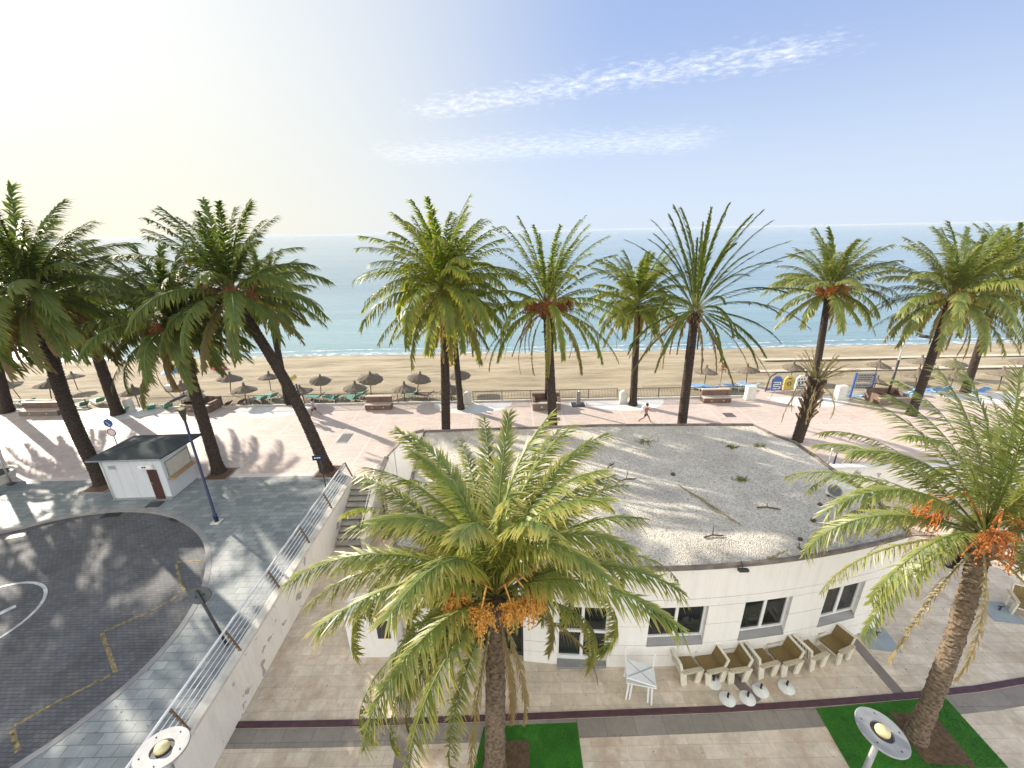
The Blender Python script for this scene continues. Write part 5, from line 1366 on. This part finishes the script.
for lab, px, s in (('dark round roof vent left of the long fallen frond', (673, 475), .09), ('small dark lump near the right end of the roof', (813, 521), .09), ('dark lump by the right roof edge', (820, 505), .08), ('dark lump on the gravel left of the air conditioner', (800, 540), .08)):
    o = MB(); o.lathe([(s, 0), (s * 1.1, s * .8), (s * .5, s * 1.3), (0, s * 1.4)], 9, jit=lambda: rng.uniform(-.15, .15)); tag(o.build('dry_husk', M['twig'], None, loc=P(*px, ZRF - .055)), lab, 'husk', 'palm litter on the roof')

# ------------------------------------------------------------------ people
def skinmesh(name, pts, edges, radii, m, parent, sub=1, root=0):
    me = bpy.data.meshes.new(name); me.from_pydata([tuple(p) for p in pts], edges, []); me.materials.append(m)
    o = bpy.data.objects.new(name, me); COL.objects.link(o)
    sk = o.modifiers.new('skin', 'SKIN'); sk.use_smooth_shade = True
    ld = me.skin_vertices[0] if me.skin_vertices else None
    if ld is None:
        bm = bmesh.new(); bm.from_mesh(me); bm.verts.layers.skin.verify(); bm.to_mesh(me); bm.free(); ld = me.skin_vertices[0]
    for i, r in enumerate(radii):
        ld.data[i].radius = (r, r) if not hasattr(r, '__len__') else r; ld.data[i].use_root = (i == root)
    ss = o.modifiers.new('sub', 'SUBSURF'); ss.levels = sub; ss.render_levels = sub + 1
    if parent: o.parent = parent
    return o
def person(label, loc, rz, stride=.5, arm=.5, top=None, shorts='navy_cloth', seated=False, H_=1.74, bare=True, hairlen=0):
    t = thing('person', label, 'person', loc, rz)      # walks towards +x
    s = H_ / 1.74; V = lambda x, y, z: Vector((x, y, z)) * s
    if seated:
        hip = .16
        pts = [V(0, 0, hip), V(-.05, 0, .36), V(-.08, 0, .56), V(-.07, 0, .68), V(-.05, 0, .80), V(-.04, 0, .90)]
        legs = [[V(0, sg * .09, hip), V(.38, sg * .12, .42), V(.62, sg * .12, .08), V(.76, sg * .12, .05)] for sg in (1, -1)]
        arms = [[V(-.08, sg * .18, .60), V(.02, sg * .26, .36), V(.24, sg * .18, .36), V(.32, sg * .16, .36)] for sg in (1, -1)]
    else:
        pts = [V(0, 0, .93), V(.01, 0, 1.12), V(.02, 0, 1.34), V(.03, 0, 1.47), V(.05, 0, 1.58), V(.055, 0, 1.68)]
        legs = []
        for sg, k in ((1, 1), (-1, -1)):
            a = stride * k * .55
            kn = V(.44 * math.sin(a) + .05, sg * .10, .93 - .44 * math.cos(a)); b2 = a - (.15 if k > 0 else .55)
            an = kn + V(.42 * math.sin(b2), 0, -.42 * math.cos(b2))
            legs.append([V(0, sg * .10, .90), kn, an, an + V(.15, sg * .01, -.05 if k > 0 else -.08)])
        lo = min(l[2].z for l in legs) - .08 * s
        arms = []
        for sg, k in ((1, -1), (-1, 1)):
            a = arm * k
            el = V(.02 + .28 * math.sin(a), sg * .24, 1.38 - .28 * math.cos(a)); b2 = a + .55
            wr = el + V(.25 * math.sin(b2), 0, -.25 * math.cos(b2)); arms.append([V(.02, sg * .185, 1.40), el, wr, wr + V(.09 * math.sin(b2), 0, -.09 * math.cos(b2))])
        for l in legs:
            for q in l: q.z -= lo
        for q in pts: q.z -= lo
        for a in arms:
            for q in a: q.z -= lo
    P_ = list(pts); E_ = [(0, 1), (1, 2), (2, 3), (3, 4), (4, 5)]; R_ = [.13, .12, .145, .06, .095, .085]
    R_ = [(.11, .15), (.10, .135), (.11, .165), (.055, .055), (.10, .085), (.085, .075)]
    P_.append(pts[4] + V(.115, 0, -.02)); E_.append((4, len(P_) - 1)); R_.append(.022)      # nose
    for l in legs:
        o = len(P_); P_ += l; E_ += [(0, o), (o, o + 1), (o + 1, o + 2), (o + 2, o + 3)]; R_ += [.092, .062, .042, .036]
    for a in arms:
        o = len(P_); P_ += a; E_ += [(2, o), (o, o + 1), (o + 1, o + 2), (o + 2, o + 3)]; R_ += [.058, .042, .030, .030]
        d = (a[3] - a[2]).normalized(); sd_ = Vector((0, 1, 0)); 
        for k, (sp_, ln) in enumerate(((-.028, .075), (-.009, .085), (.010, .08), (.028, .065))):
            P_.append(a[3] + sd_ * sp_ * s + d * ln * s + Vector((.012, 0, 0))); E_.append((o + 3, len(P_) - 1)); R_.append(.009)
        P_.append(a[2] + d * .05 * s + Vector((.055, 0, .0)) * s); E_.append((o + 2, len(P_) - 1)); R_.append(.011)
    skinmesh('body', P_, E_, [tuple(x * s for x in r) if hasattr(r, '__len__') else r * s for r in R_], M['skin'], t)
    hr = MB(); hc = pts[4] + V(-.015, 0, .05)
    hr.lathe([(0, .105 * s), (.06 * s, .095 * s), (.10 * s, .05 * s), (.112 * s, -.01 * s), (.10 * s, -.07 * s - hairlen), (.06 * s, -.09 * s - hairlen)], 14, hc)
    hr.build('hair', M['hair'], t, smooth=True)
    if shorts:
        q = [pts[0] + V(0, 0, .05), pts[0]] + [legs[0][0] * .4 + legs[0][1] * .6, legs[1][0] * .4 + legs[1][1] * .6, legs[0][0], legs[1][0]]
        skinmesh('shorts', q, [(0, 1), (1, 4), (4, 2), (1, 5), (5, 3)], [(.13 * s, .165 * s), (.125 * s, .165 * s), .09 * s, .09 * s, .11 * s, .11 * s], M[shorts], t)
    if top:
        q = [pts[0] + V(0, 0, .04), pts[1], pts[2], pts[3] - V(0, 0, .04)]; e = [(0, 1), (1, 2), (2, 3)]; r = [(.125 * s, .165 * s), (.12 * s, .155 * s), (.125 * s, .18 * s), .07 * s]
        for a in arms: q += [a[0], a[0] * .4 + a[1] * .6]; k = len(q); e += [(2, k - 2), (k - 2, k - 1)]; r += [.075 * s, .065 * s]
        skinmesh('shirt', q, e, r, M[top], t)
    return t
q = P(645, 423, 0)
person('bare-chested person in dark shorts walking right along the promenade behind the roof', q, rad(-4), .95, .85)
tag(MB().lathe([(0, 0), (.10, .02), (.13, .2), (.12, .38), (.07, .45), (0, .46)], 12, (0, 0, 0)).build('backpack', M['white_cloth'], None, smooth=True, loc=(q.x - .24, q.y - .02, .98)), 'pale rucksack on the back of the bare-chested walker', 'rucksack')
person('person in a lilac shirt and dark shorts striding left beyond the leaning palm', P(315.5, 417.5, 0), rad(175), .8, .5, 'lilac')
q = P(304.5, 420, 0)
person('person in a white shirt and blue shorts beside the leaning palm trunk', q, rad(150), .5, .4, 'white_cloth', 'blue_cloth')
q = P(213, 372, -.8); q.z = sandz(q.x, q.y)
person('person in a red swimsuit standing on the sand near the pink inflatable', q, rad(-150), .2, .2, 'red_cloth', 'red_cloth')
q = P(722, 374, -.8); q.z = sandz(q.x, q.y) + .02
person('person sitting on the open sand behind the right brick bench', q, rad(-100), seated=True)

# ------------------------------------------------------------------ sea air
m, n, out = nt('sea_air')
v_ = N(n, 'ShaderNodeVolumePrincipled'); v_.inputs['Color'].default_value = (.70, .785, .885, 1); v_.inputs['Density'].default_value = 0.00013; v_.inputs['Anisotropy'].default_value = 0.05
L(n, v_.outputs[0], out.inputs['Volume'])
o = MB().box((0, 6800, 6.0), (29000, 15000, 21.0)).build('haze', m); o['kind'] = 'stuff'
